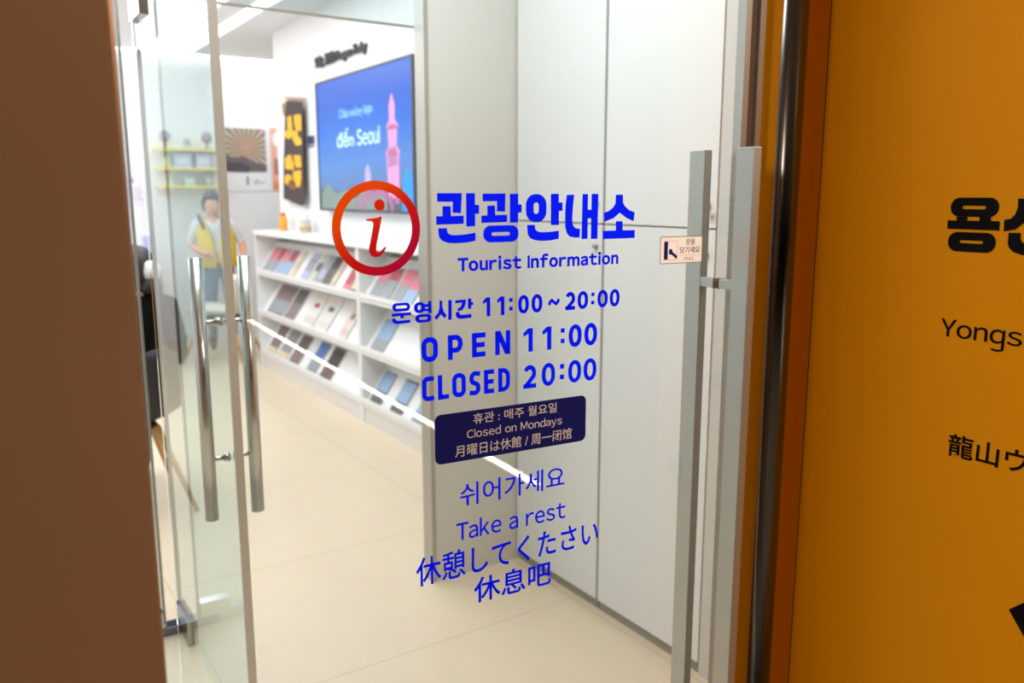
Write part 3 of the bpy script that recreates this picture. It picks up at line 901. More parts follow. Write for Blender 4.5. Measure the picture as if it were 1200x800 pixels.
for a, b, c1, c2, z0, z1, l in A3:
    brochure(2, a, b, 0.265, c1, c2, z0, z1, l)
B = [(0, 4.915, 4.783, gry, pink, .5, .95, 'pink and grey leaflet first from the divider in the nearer rack'),
     (0, 4.77, 4.632, gry, pink2, .6, .95, 'red and grey leaflet second from the divider in the nearer rack'),
     (0, 4.595, 4.465, gry, pink, .55, .95, 'pink and grey leaflet third from the divider in the nearer rack'),
     (0, 4.453, 4.317, blu, pink, .45, .97, 'pink and blue leaflet farthest from the divider in the nearer rack'),
     (1, 4.924, 4.739, gry, blu, .4, .97, 'single sky blue leaflet in the middle row of the nearer rack'),
     (2, 4.952, 4.789, dgry, blu, .4, .97, 'sky blue leaflet in the bottom row of the nearer rack by the divider'),
     (2, 4.647, 4.487, dgry, blu, .35, .95, 'sky blue leaflet in the bottom row between two similar ones'),
     (2, 4.347, 4.191, gry, blu, .3, .9, 'sky blue leaflet in the bottom row nearest the stub wall')]
for r, a, b, c1, c2, z0, z1, l in B:
    brochure(r, a, b, 0.235, c1, c2, z0, z1, l)

# ornaments on top of the rack
t = thing('bottle_ornament', (2.36, 7.10, 1.203), 0, 'small orange bottle-shaped ornament on the rack below the banner', 'ornament')
MB().lathe([(0.030, 0), (0.036, 0.01), (0.036, 0.085), (0.028, 0.112), (0.020, 0.120)], 0, 0, 20).build('bottle_body', mat('orange_plastic', (244, 168, 48), 0.4), t)
MB().lathe([(0.021, 0.120), (0.021, 0.148), (0.016, 0.152)], 0, 0, 16).build('cap', mat('amber_cap', (222, 130, 30), 0.4), t)
t = thing('jar_ornament', (2.36, 6.56, 1.203), 0, 'white domed jar with a tan band on the rack beside the television', 'ornament')
MB().lathe([(0.040, 0), (0.048, 0.012), (0.050, 0.06), (0.047, 0.082)], 0, 0, 20).build('jar_body', mat('white_glaze', (214, 206, 196), 0.25), t)
MB().lathe([(0.0508, 0.022), (0.0518, 0.05)], 0, 0, 20).build('band', mat('tan_glaze', (206, 166, 110), 0.4), t)
MB().lathe([(0.050, 0.082), (0.046, 0.11), (0.028, 0.135), (0.010, 0.146), (0.010, 0.158), (0.004, 0.162)], 0, 0, 20).build('lid', mat('white_glaze_lid', (222, 216, 210), 0.25), t)

# ------------------------------------------------------------------ television with its picture
def screen_mat():
    m = bpy.data.materials.new('screen_picture')
    m.use_nodes = True
    nt = m.node_tree
    b = nt.nodes['Principled BSDF']
    b.inputs['Base Color'].default_value = (0.01, 0.01, 0.015, 1)
    b.inputs['Roughness'].default_value = 0.25
    b.inputs['Specular IOR Level'].default_value = 0.15
    tc = nt.nodes.new('ShaderNodeTexCoord')
    sep = nt.nodes.new('ShaderNodeSeparateXYZ')
    cr = nt.nodes.new('ShaderNodeValToRGB')
    el = cr.color_ramp.elements
    el[0].position = 0.0
    el[0].color = lin((92, 108, 120))
    el[1].position = 1.0
    el[1].color = lin((62, 116, 234))
    for p, c in ((0.13, (104, 128, 140)), (0.2, (110, 150, 214)), (0.35, (98, 156, 240)), (0.62, (50, 128, 244)), (0.8, (44, 112, 236))):
        e = el.new(p)
        e.color = lin(c)
    nz = nt.nodes.new('ShaderNodeTexNoise')
    nz.inputs['Scale'].default_value = 2.2
    nz.inputs['Detail'].default_value = 4
    add = nt.nodes.new('ShaderNodeMath')
    add.operation = 'MULTIPLY_ADD'
    add.inputs[1].default_value = 0.22
    sub = nt.nodes.new('ShaderNodeMath')
    sub.operation = 'SUBTRACT'
    sub.inputs[1].default_value = 0.11
    nt.links.new(tc.outputs['Generated'], sep.inputs[0])
    nt.links.new(tc.outputs['Object'], nz.inputs['Vector'])
    nt.links.new(nz.outputs['Fac'], add.inputs[0])
    nt.links.new(sep.outputs['Z'], add.inputs[2])
    nt.links.new(add.outputs[0], sub.inputs[0])
    nt.links.new(sub.outputs[0], cr.inputs[0])
    nt.links.new(cr.outputs[0], b.inputs['Emission Color'])
    b.inputs['Emission Strength'].default_value = 1.05
    return m
def em(name, rgb, s=0.85):
    return mat(name, rgb, 0.4, emit=s)
tv = thing('television', (2.45, 5.452, 1.384), 0, 'large wall television showing a blue Seoul tourism picture', 'television')
tv.scale = (1, 0.957, 0.975)
MB().box(-0.055, 0.0, -0.83, 0.83, 0.05, 0.93).build('back_case', M_dark, tv)
bz = MB()
for b in ((-0.845, 0.845, 0, 0.014), (-0.845, 0.845, 0.968, 0.982), (-0.845, -0.831, 0.014, 0.968), (0.831, 0.845, 0.014, 0.968)):
    bz.box(-0.075, -0.045, b[0], b[1], b[2], b[3])
bz.build('bezel', mat('dark_bezel', (72, 72, 76), 0.4), tv)
scr = MB().box(-0.068, -0.050, -0.831, 0.831, 0.014, 0.968).build('screen', screen_mat(), tv)
TS = frame_side(-0.0682, 0, 0)
wht = em('screen_white', (170, 206, 250), 0.9)
fnt = em('screen_faint', (120, 172, 246), 0.85)
for wd, bx_, mm in (('đến', (-0.44, -0.12, 0.47, 0.605), wht), ('Seoul', (-0.06, 0.33, 0.47, 0.585), wht),
                    ('Chào', (-0.38, -0.20, 0.680, 0.745), fnt), ('mừng', (-0.17, 0.05, 0.662, 0.745), fnt), ('bạn', (0.08, 0.22, 0.662, 0.745), fnt)):
    text_part('lettering', wd, bx_, TS, mm, scr, 0.008, 0.001)
tw_ = MB()
tw_.prism([(0.45, 0.10), (0.44, 0.36), (0.42, 0.40), (0.47, 0.44), (0.46, 0.54), (0.44, 0.57), (0.49, 0.61), (0.485, 0.70), (0.53, 0.78), (0.575, 0.70), (0.57, 0.61), (0.62, 0.57), (0.60, 0.54), (0.59, 0.44), (0.64, 0.40), (0.62, 0.36), (0.62, 0.10)], TS, 0.001)
tw_.build('picture_tower', em('screen_pink', (196, 128, 172), 0.7), scr)
for z_ in (0.40, 0.565):
    MB().prism([(0.44, z_ - 0.02), (0.62, z_ - 0.02), (0.58, z_ + 0.015), (0.48, z_ + 0.015)], frame_side(-0.0694, 0, 0), 0.001).build('picture_eave', em('screen_plum', (150, 84, 128), 0.7), scr)
MB().prism([(0.46, 0.30), (0.45, 0.42), (0.58, 0.44), (0.60, 0.32)], frame_side(-0.0692, 0, 0), 0.001).build('picture_roof', em('screen_mauve', (150, 96, 140), 0.8), scr)
MB().prism([(0.66, 0.02), (0.68, 0.20), (0.74, 0.30), (0.81, 0.24), (0.82, 0.02)], TS, 0.001).build('picture_slope', em('screen_azure', (0, 122, 240), 0.9), scr)
MB().prism([(-0.81, 0.02), (-0.79, 0.14), (-0.66, 0.21), (-0.5, 0.13), (-0.3, 0.16), (-0.1, 0.10), (0.1, 0.22), (0.2, 0.12), (0.42, 0.14), (0.42, 0.02)], TS, 0.0006).build('picture_hill', em('screen_green_grey', (104, 122, 118), 0.7), scr)
fl_ = MB()
random.seed(3)
for k in range(26):
    a, b2 = random.uniform(-0.2, 0.6), random.uniform(0.03, 0.16)
    fl_.prism([(a + 0.03 * cos(q * pi / 3), b2 + 0.03 * sin(q * pi / 3)) for q in range(6)], frame_side(-0.0694 - k * 0.00002, 0, 0), 0.0004)
fl_.build('picture_flowers', em('screen_violet', (150, 84, 130), 0.7), scr)['kind'] = 'stuff'
MB().prism([(0.05, 0.16), (0.07, 0.30), (0.12, 0.34), (0.16, 0.28), (0.17, 0.16)], TS, 0.0012).build('picture_tree', em('screen_lilac', (150, 140, 204), 0.8), scr)

# lettering above the television (each line stands off the wall)
tx = text_part('wall_lettering', '오늘, 용산//Yongsan Today', (-6.402, -5.430, 2.452, 2.556), frame_side(2.45, 0, 0), mat('charcoal_letters', (66, 64, 66), 0.5), None, 0.02, 0.02)
tag(rebase(tx, (2.45, -(-5.9), 2.45)), 'charcoal raised lettering on the white wall above the television', 'wall lettering')
nv = MB()
for k in range(3):
    a = -6.655 + 0.055 * k
    nv.band(rrect(a, a + 0.042, 1.905, 1.975, 0.7), rrect(a + 0.012, a + 0.030, 1.922, 1.958, 0.7), frame_side(2.45, 0, 0), 0.006)
    nv.prism([(a, 1.885), (a + 0.042, 1.885), (a + 0.042, 1.897), (a, 1.897)], frame_side(2.45, 0, 0), 0.006)
tag(rebase(nv.build('wall_lettering', mat('navy_letters', (60, 66, 120), 0.5)), (2.45, 6.6, 1.93)), 'small navy lettering on the wall between banner and television', 'wall lettering')

# banner
bn = thing('banner', (2.40, 6.9, 1.42), 0, 'charcoal hanging banner with thick yellow lettering left of the television', 'banner')
L0 = Vector((2.40, 6.9, 1.42))
def bframe(x):
    return frame_side(x - L0.x, -L0.y, -L0.z)
M_ban = mat('charcoal_cloth', (74, 62, 62), 0.8, noise=0.06, nscale=30)
cl = MB().prism([tuple(p) for p in BOUT], bframe(2.404), 0.004).build('cloth', M_ban, bn)
fp = MB().prism([tuple(p) for p in BFLAP], bframe(2.43), 0.004).build('folded_corner', mat('folded_cloth_corner', (150, 124, 96), 0.8), bn)
MB().prism([(-7.10, 2.30), (-6.98, 2.285), (-7.00, 2.10), (-7.03, 2.03)], bframe(2.425), 0.004).build('yellow_lining', mat('pale_yellow_cloth', (244, 214, 150), 0.8), bn)
yl = MB()
for pl in BAN:
    yl.prism([tuple(p) for p in pl], bframe(2.4), 0.002)
yl.build('lettering', mat('yellow_print', (250, 186, 30), 0.6), cl)
MB().prism([(-7.02, 1.56), (-6.86, 1.545), (-6.86, 1.615), (-7.02, 1.63)], bframe(2.4), 0.002).build('small_print', mat('tan_print', (140, 92, 66), 0.6), cl)
MB().tube([(2.424 - L0.x, 6.62 - L0.y, 2.262 - L0.z), (2.424 - L0.x, 7.10 - L0.y, 2.318 - L0.z)], 0.008, 10).build('rod', M_wood, bn)

# ------------------------------------------------------------------ posters on the back wall
def firework_mat():
    m = bpy.data.materials.new('firework_photo')
    m.use_nodes = True
    nt = m.node_tree
    b = nt.nodes['Principled BSDF']
    b.inputs['Roughness'].default_value = 0.4
    tc = nt.nodes.new('ShaderNodeTexCoord')
    mp = nt.nodes.new('ShaderNodeMapping')
    mp.inputs['Rotation'].default_value = (radians(90), 0, 0)
    mp.inputs['Location'].default_value = (0, -0.02, 0)
    gr = nt.nodes.new('ShaderNodeTexGradient')
    gr.gradient_type = 'RADIAL'
    sn = nt.nodes.new('ShaderNodeMath')
    sn.operation = 'MULTIPLY'
    sn.inputs[1].default_value = 138
    s2 = nt.nodes.new('ShaderNodeMath')
    s2.operation = 'SINE'
    ln = nt.nodes.new('ShaderNodeVectorMath')
    ln.operation = 'LENGTH'
    cr = nt.nodes.new('ShaderNodeValToRGB')
    el = cr.color_ramp.elements
    el[0].color = lin((236, 190, 170))
    el[1].position = 1.0
    el[1].color = lin((196, 168, 168))
    for p, c in ((0.12, (226, 170, 124)), (0.3, (206, 176, 140)), (0.6, (206, 190, 184))):
        e = el.new(p)
        e.color = lin(c)
    rm = nt.nodes.new('ShaderNodeMath')
    rm.operation = 'MULTIPLY'
    rm.inputs[1].default_value = 2.2
    mr = nt.nodes.new('ShaderNodeMapRange')
    mr.inputs[1].default_value = -0.4
    mr.inputs[2].default_value = 0.9
    mx = nt.nodes.new('ShaderNodeMix')
    mx.data_type = 'RGBA'
    mx.inputs[6].default_value = lin((142, 134, 130))
    nt.links.new(tc.outputs['Object'], mp.inputs[0])
    nt.links.new(mp.outputs[0], gr.inputs[0])
    nt.links.new(gr.outputs['Fac'], sn.inputs[0])
    nt.links.new(sn.outputs[0], s2.inputs[0])
    nt.links.new(mp.outputs[0], ln.inputs[0])
    nt.links.new(ln.outputs['Value'], rm.inputs[0])
    nt.links.new(rm.outputs[0], cr.inputs[0])
    nt.links.new(s2.outputs[0], mr.inputs[0])
    nt.links.new(mr.outputs[0], mx.inputs[0])
    nt.links.new(cr.outputs[0], mx.inputs[7])
    nt.links.new(mx.outputs[2], b.inputs['Base Color'])
    return m
t = thing('poster', (2.625, 8.998, 1.55), 0, 'poster of fireworks over a river with a white lower margin', 'poster')
MB().box(-0.235, 0.235, -0.006, 0.0, 0.0, 0.66).build('sheet', mat('poster_paper', (240, 240, 244), 0.5), t)
pc = MB().box(-0.225, 0.212, -0.002, 0.0, -0.27, 0.18).build('photo', firework_mat(), t)
pc.location = (0, -0.0062, 0.465)
FB = frame_front(0, -0.0084, 0)
MB().prism([(-0.225, 0.20), (0.212, 0.20), (0.212, 0.27), (0.08, 0.30), (-0.03, 0.36), (-0.12, 0.34), (-0.225, 0.37)], FB, 0.0006).build('riverbank_print', mat('river_print', (112, 104, 108), 0.5), t)
MB().prism([(-0.225, 0.195), (0.02, 0.19), (0.03, 0.25), (-0.08, 0.30), (-0.225, 0.29)], frame_front(0, -0.0092, 0), 0.0006).build('bridge_print', mat('bridge_print', (84, 78, 88), 0.5), t)
sg = MB()
ribbon(sg, [(0.06, 0.10), (0.09, 0.07), (0.10, 0.12), (0.13, 0.08), (0.17, 0.09), (0.19, 0.10)], 0.008, FB, 0.0005)
sg.build('signature', mat('ink', (120, 118, 130), 0.5), t)
sg = MB()
ribbon(sg, [(0.0, 0.15), (0.0, 0.06)], 0.02, FB, 0.0005)
sg.build('pier_print', mat('pier_ink', (120, 112, 122), 0.5), t)
t = thing('poster', (3.02, 8.998, 1.55), 0, 'poster in salmon and orange tones half hidden by the television wall', 'poster')
MB().box(-0.13, 0.22, -0.006, 0.0, 0.0, 0.66).build('sheet', mat('salmon_paper', (238, 178, 158), 0.5), t)
MB().prism([(-0.10, 0.17), (0.2, 0.17), (0.2, 0.36), (-0.10, 0.34)], frame_front(0, -0.006, 0), 0.0006).build('photo', mat('mauve_print', (176, 120, 120), 0.5), t)
MB().prism(rrect(-0.11, 0.2, 0.47, 0.62, 0.8), frame_front(0, -0.006, 0), 0.0006).build('caption_panel', mat('pale_print', (246, 240, 240), 0.5), t)
MB().prism([(-0.11, 0.02), (0.2, 0.02), (0.2, 0.10), (-0.11, 0.10)], frame_front(0, -0.006, 0), 0.0006).build('footer', mat('orange_print', (222, 150, 90), 0.5), t)
t = thing('notice_sheet', (1.50, 8.998, 1.40), 0, 'white notice sheet with a small grey picture on the back wall', 'notice')
MB().box(-0.11, 0.13, -0.004, 0.0, 0.0, 0.36).build('sheet', mat('notice_paper', (232, 230, 244), 0.5), t)
nb = MB()
for k in range(4):
    nb.prism([(-0.08, 0.06 + 0.035 * k), (0.09 - 0.02 * (k % 2), 0.06 + 0.035 * k), (0.09 - 0.02 * (k % 2), 0.066 + 0.035 * k), (-0.08, 0.066 + 0.035 * k)], frame_front(0, -0.004, 0), 0.0005)
nb.prism(rrect(-0.06, 0.0, 0.22, 0.27, 0.6), frame_front(0, -0.004, 0), 0.0005)
nb.build('print', mat('grey_print', (150, 146, 170), 0.5), t)

# yellow wall shelves with goods
for z, l in ((1.575, 'lowest yellow shelf board on the back wall'), (1.752, 'middle yellow shelf board on the back wall'), (1.938, 'top yellow shelf board on the back wall')):
    t = thing('wall_shelf', (2.005, 9.0, z), 0, l, 'shelf', 'yellow wall shelves')
    MB().box(-0.315, 0.315, -0.22, 0.0, 0.0, 0.024, 0.002).build('board', M_yellow, t)
    MB().box(-0.28, -0.265, -0.16, 0.0, -0.03, 0.0).build('bracket', M_white, t)
    MB().box(0.265, 0.28, -0.16, 0.0, -0.03, 0.0).build('bracket', M_white, t)
def bottle(x, z, h, r, c, label):
    t = thing('bottle', (x, 8.88, z), 0, label, 'bottle', 'goods on the yellow shelves')
    MB().lathe([(r * .9, 0), (r, 0.008), (r, h * .6), (r * .45, h * .75), (r * .4, h * .86)], 0, 0, 16).build('bottle_body', mat('bottle_glaze', c, 0.3), t)
    MB().lathe([(r * .48, h * .86), (r * .48, h)], 0, 0, 16).build('cap', M_white, t)
def gbox(x, z, w, h, c, c2, label):
    t = thing('gift_box', (x, 8.88, z), 0, label, 'box', 'goods on the yellow shelves')
    MB().box(-w / 2, w / 2, -0.04, 0.04, 0, h, 0.002).build('carton', mat('carton', c, 0.5), t)
    MB().box(-w * .35, w * .35, -0.0412, -0.0398, h * .3, h * .75).build('carton_label', mat('carton_label', c2, 0.5), t)
def trophy(x, z, label):
    t = thing('figurine', (x, 8.88, z), 0, label, 'ornament', 'goods on the yellow shelves')
    MB().lathe([(0.035, 0), (0.035, 0.012), (0.012, 0.02), (0.010, 0.06)], 0, 0, 16).build('base', M_plinth, t)
    MB().lathe([(0.010, 0.06), (0.045, 0.075), (0.055, 0.12), (0.04, 0.16), (0.012, 0.175)], 0, 0, 16).build('figure', mat('mauve_glaze', (150, 134, 160), 0.4), t)
trophy(1.80, 1.962, 'mauve ornament on a stem at the left of the top shelf')
gbox(2.0, 1.962, 0.07, 0.11, (216, 214, 226), (150, 150, 170), 'small pale carton in the middle of the top shelf')
trophy(2.20, 1.962, 'mauve ornament on a stem at the right of the top shelf')
bottle(1.80, 1.776, 0.13, 0.032, (226, 222, 170), 'pale yellow bottle at the left of the middle shelf')
gbox(1.95, 1.776, 0.16, 0.135, (176, 198, 240), (214, 224, 246), 'light blue carton in the middle of the middle shelf')
gbox(2.15, 1.776, 0.15, 0.14, (196, 192, 240), (232, 232, 250), 'lilac carton at the right of the middle shelf')
bottle(1.84, 1.599, 0.10, 0.03, (180, 196, 200), 'grey blue bottle on the lowest shelf')
gbox(2.0, 1.599, 0.10, 0.09, (176, 202, 202), (206, 222, 222), 'teal grey carton on the lowest shelf')
gbox(2.19, 1.599, 0.08, 0.10, (150, 164, 174), (206, 206, 200), 'slate grey carton at the right of the lowest shelf')

# counter with boxes in the far corner
t = thing('counter', (0.75, 8.5, 0), 0, 'brown fronted counter with a white top in the far left corner', 'counter')
MB().box(-0.8, 0.80, -0.28, 0.3, 0.08, 0.80).build('body', M_brownwood, t)
MB().box(-0.78, 0.78, -0.25, 0.28, 0.0, 0.08).build('plinth', M_plinth, t)
MB().box(-0.82, 0.82, -0.31, 0.32, 0.80, 0.84, 0.003).build('worktop', M_white, t)
def cbox(x, y, w, h, c, label):
    t = thing('carton_box', (x, y, 0.84), 0, label, 'box', 'boxes on the far counter')
    MB().box(-w / 2, w / 2, -0.07, 0.07, 0, h, 0.003).build('carton', mat('counter_carton', c, 0.5), t)
    MB().box(-w / 2 - 0.001, w / 2 + 0.001, -0.012, 0.012, h - 0.001, h + 0.0015).build('tape', M_cream, t)
cbox(1.31, 8.42, 0.10, 0.16, (238, 150, 156), 'rose pink box on the far counter')
cbox(1.43, 8.45, 0.09, 0.11, (230, 120, 120), 'low coral box on the far counter')
cbox(1.505, 8.6, 0.05, 0.28, (176, 182, 226), 'tall lavender box at the end of the far counter')

# ------------------------------------------------------------------ ceiling lights
def strip(x0, x1, y0, y1, label):
    t = thing('ceiling_light', ((x0 + x1) / 2, (y0 + y1) / 2, CEIL), 0, label, 'ceiling light', 'linear ceiling lights')
    a, b = (x1 - x0) / 2, (y1 - y0) / 2
    MB().box(-a, a, -b, b, -0.022, -0.006).build('diffuser', M_led, t)
    MB().box(-a - 0.006, a + 0.006, -b - 0.006, b + 0.006, -0.010, 0.0).build('housing', M_white, t)
strip(1.67, 1.77, 3.3, 8.85, 'long linear light running towards the back wall, left one of the pair')
strip(1.98, 2.08, 3.3, 8.85, 'long linear light running towards the back wall, beside the television wall')
strip(0.2, 4.0, 8.90, 8.99, 'linear light running along the top of the back wall')
for x, y, l in ((1.60, 7.02, 'round recessed ceiling spot nearer the door'), (1.86, 7.42, 'round recessed ceiling spot between the two long lights')):
    t = thing('ceiling_spot', (x, y, CEIL), 0, l, 'ceiling light', 'round ceiling spots')
    MB().lathe([(0.048, -0.008), (0.048, -0.002)], 0, 0, 24).build('lens', M_led, t)
    n = 24
    MB().band([(0.062 * cos(2 * pi * k / n), 0.062 * sin(2 * pi * k / n)) for k in range(n)], [(0.049 * cos(2 * pi * k / n), 0.049 * sin(2 * pi * k / n)) for k in range(n)], Matrix.Translation((0, 0, -0.010)), 0.010).build('trim_ring', M_white, t)

# light line let into the corridor floor behind the camera (seen mirrored in the glass door)
fl = thing('floor_light', (1.62, -4.88, 0.0), -atan2(0.72, 6.70), 'thin warm light line let into the corridor floor', 'floor light')
MB().box(-0.021, 0.021, -3.37, 3.37, 0.001, 0.004).build('diffuser', M_ledfloor, fl)
MB().box(-0.028, 0.028, -3.38, 3.38, -0.02, 0.0015).build('channel', M_satin, fl)
# ------------------------------------------------------------------ chairs
def shell_chair(loc, rz, shell, label):
    t = thing('shell_chair', loc, rz, label, 'chair', 'shell chairs around the far table')
    prof = [(-0.235, 0.425), (-0.22, 0.445), (-0.12, 0.442), (0.0, 0.43), (0.12, 0.432), (0.19, 0.46), (0.225, 0.54), (0.245, 0.64), (0.26, 0.74), (0.265, 0.79)]
    n = 13
    bm = MB()
    def surf(off):
        rows = []
        for i, (y, z) in enumerate(prof):
            f = i / (len(prof) - 1)
            hw = 0.235 - 0.03 * f - (0.05 if i in (0, len(prof) - 1) else 0)
            row = []
            for k in range(n):
                u = -1 + 2 * k / (n - 1)
                lift = 0.075 * abs(u) ** 2.5 * (1 - 0.55 * f)
                fwd = -0.10 * abs(u) ** 2 * max(0, f - 0.35)
                row.append(bm.bm.verts.new((u * hw, y + fwd + off[0] * f, z + lift * (1 - 0.8 * max(0, f - .5)) + off[1] * (1 - f))))
            rows.append(row)
        return rows
    A = surf((0, 0))
    B = surf((0.012, -0.012))
    for R, rev in ((A, False), (B, True)):
        for i in range(len(prof) - 1):
            for k in range(n - 1):
                q = [R[i][k], R[i][k + 1], R[i + 1][k + 1], R[i + 1][k]]
                f = bm.bm.faces.new(q[::-1] if rev else q)
                f.smooth = True
    for i in range(len(prof) - 1):
        for k in (0, n - 1):
            bm.bm.faces.new([A[i][k], A[i + 1][k], B[i + 1][k], B[i][k]])
    for k in range(n - 1):
        for i in (0, len(prof) - 1):
            bm.bm.faces.new([A[i][k], A[i][k + 1], B[i][k + 1], B[i][k]])
    bm.build('shell', shell, t)
    MB().box(-0.12, 0.12, -0.13, 0.13, 0.396, 0.414, 0.004).build('seat_bracket', M_dark, t)
    for sx in (-1, 1):
        for sy in (-1, 1):
            MB().tube([(sx * 0.11, sy * 0.12, 0.405), (sx * 0.235, sy * 0.29, 0.0)], [0.017, 0.011], 14).build('leg', M_wood, t)
    return t
M_shell_d = mat('charcoal_shell', (20, 21, 26), 0.5)
M_shell_c = mat('cream_shell', (232, 222, 208), 0.45)
shell_chair((0.60, 4.27, 0), pi, M_shell_d, 'charcoal shell chair with wooden legs under the person in black')
shell_chair((1.95, 7.72, 0), pi + 0.9, M_shell_c, 'cream shell chair standing empty near the person in the yellow vest')
shell_chair((1.02, 7.62, 0), pi / 2, mat('cream_shell_seat', (226, 214, 200), 0.45), 'cream shell chair under the person in navy trousers')
t = thing('stool', (1.30, 7.98, 0), 0, 'orange wooden stool before the brown counter', 'stool')
MB().lathe([(0.13, 0.66), (0.15, 0.665), (0.15, 0.685), (0.14, 0.69)], 0, 0, 24).build('seat', mat('orange_wood', (214, 150, 82), 0.5), t)
for k in range(4):
    a = pi / 4 + k * pi / 2
    MB().tube([(0.09 * cos(a), 0.09 * sin(a), 0.66), (0.14 * cos(a), 0.14 * sin(a), 0.0)], [0.014, 0.012], 12).build('leg', M_wood, t)

# ------------------------------------------------------------------ people
class Body:
    def __init__(self):
        self.v, self.r, self.e, self.n = [], [], [], {}

    def j(self, name, p, r, prev=None):
        self.v.append(Vector(p))
        self.r.append(r if isinstance(r, tuple) else (r, r))
        self.n[name] = len(self.v) - 1
        if prev is not None:
            self.e.append((self.n[prev], self.n[name]))
        return self

    def hand(self, pre, wrist, d, side, up):
        d, side = Vector(d).normalized(), Vector(side).normalized()
        up = Vector(up).normalized()
        w = self.v[self.n[wrist]]
        self.j(pre + 'palm', w + d * 0.045, (0.026, 0.018), wrist)
        self.j(pre + 'knuckle', w + d * 0.085, (0.030, 0.014), pre + 'palm')
        for k, (o, l) in enumerate(((-0.028, 0.070), (-0.010, 0.080), (0.010, 0.074), (0.028, 0.058))):
            b = w + d * 0.088 + side * o
            self.j(pre + 'f%da' % k, b + d * l * .45, 0.0085, pre + 'knuckle')
            self.j(pre + 'f%db' % k, b + d * l * .8 - up * 0.012, 0.0080, pre + 'f%da' % k)
            self.j(pre + 'f%dc' % k, b + d * l - up * 0.030, 0.0068, pre + 'f%db' % k)
        self.j(pre + 'ta', w + d * 0.045 - side * 0.040, 0.011, pre + 'palm')
        self.j(pre + 'tb', w + d * 0.080 - side * 0.052, 0.0088, pre + 'ta')
        return self

    def build(self, name, mats, pick, parent, root):
        me = bpy.data.meshes.new(name)
        me.from_pydata([tuple(p) for p in self.v], self.e, [])
        o = bpy.data.objects.new(name, me)
        COL.objects.link(o)
        sk = o.modifiers.new('skin', 'SKIN')
        sk.use_smooth_shade = True
        for i, s in enumerate(me.skin_vertices[0].data):
            s.radius = self.r[i]
            s.use_root = (i == self.n[root])
        sb = o.modifiers.new('sub', 'SUBSURF')
        sb.levels = sb.render_levels = 2
        dg = bpy.context.evaluated_depsgraph_get()
        dg.update()
        m2 = bpy.data.meshes.new_from_object(o.evaluated_get(dg))
        bpy.data.objects.remove(o)
        ob = link(name, m2, mats, parent, None, True)
        segs = [(a, b) for a, b in self.e]
        names = {i: k for k, i in self.n.items()}
        for p in m2.polygons:
            best, bi, bt = 1e9, 0, 0
            for a, b in segs:
                pa, pb = self.v[a], self.v[b]
                d = pb - pa
                tt = max(0, min(1, (p.center - pa).dot(d) / max(1e-9, d.length_squared)))
                dist = (pa + d * tt - p.center).length
                if dist < best:
                    best, bi, bt = dist, (a, b), tt
            p.material_index = pick(names[bi[0]], names[bi[1]], bt, p.center)
        return ob


M_skin = mat('skin', (224, 168, 138), 0.55)
M_skin_f = mat('skin_face', (222, 178, 154), 0.55)
M_shirt = mat('white_shirt', (222, 224, 228), 0.7)
M_jeans = mat('blue_jeans', (96, 120, 148), 0.8, noise=0.15, nscale=20)
M_coat = mat('black_coat', (12, 10, 11), 0.9, noise=0.1, nscale=12, spec=0.15)
M_hair_b = mat('dark_hair', (34, 26, 24), 0.5, noise=0.2, nscale=60)
M_hair_g = mat('charcoal_hair', (46, 46, 52), 0.5, noise=0.15, nscale=60)
M_shoe = mat('dark_shoe', (36, 40, 54), 0.6)
M_navytr = mat('navy_trousers', (44, 54, 82), 0.8)


def head(b, base, top_prev, c, fwd):
    """head joints around centre c looking along fwd (local)"""
    c, fwd = Vector(c), Vector(fwd).normalized()
    b.j('neck', Vector(base), 0.052, top_prev)
    b.j('jaw', c + Vector((0, 0, -0.055)) + fwd * 0.022, (0.060, 0.068), 'neck')
    b.j('face', c + fwd * 0.005, (0.074, 0.088), 'jaw')
    b.j('crown', c + Vector((0, 0, 0.060)) - fwd * 0.008, (0.068, 0.082), 'face')
    b.j('nose', c + fwd * 0.108 + Vector((0, 0, -0.012)), 0.010, 'face')
    sd = fwd.cross(Vector((0, 0, 1))).normalized()
    for s, k in ((1, 'r'), (-1, 'l')):
        b.j('ear' + k, c + sd * 0.086 * s - fwd * 0.012 + Vector((0, 0, -0.006)), 0.012, 'face')


def face_parts(body, c, fwd, eye, lip):
    c, fwd = Vector(c), Vector(fwd).normalized()
    sd = fwd.cross(Vector((0, 0, 1))).normalized()
    for s in (-1, 1):
        e = MB()
        q = c + fwd * 0.078 + sd * 0.030 * s + Vector((0, 0, 0.010))
        e.lathe([(0.003, -0.005), (0.010, -0.003), (0.011, 0.0), (0.010, 0.003), (0.003, 0.005)], 0, 0, 12)
        for v in e.bm.verts:
            v.co = q + sd * v.co.x + Vector((0, 0, 1)) * v.co.z + fwd * v.co.y * 0.8
        e.build('eye', eye, body)
    e = MB()
    q = c + fwd * 0.086 + Vector((0, 0, -0.048))
    e.lathe([(0.006, -0.005), (0.020, -0.002), (0.021, 0.001), (0.006, 0.005)], 0, 0, 14)
    for v in e.bm.verts:
        v.co = q + sd * v.co.x + Vector((0, 0, 1)) * v.co.z + fwd * v.co.y * 0.5
    e.build('mouth', lip, body)


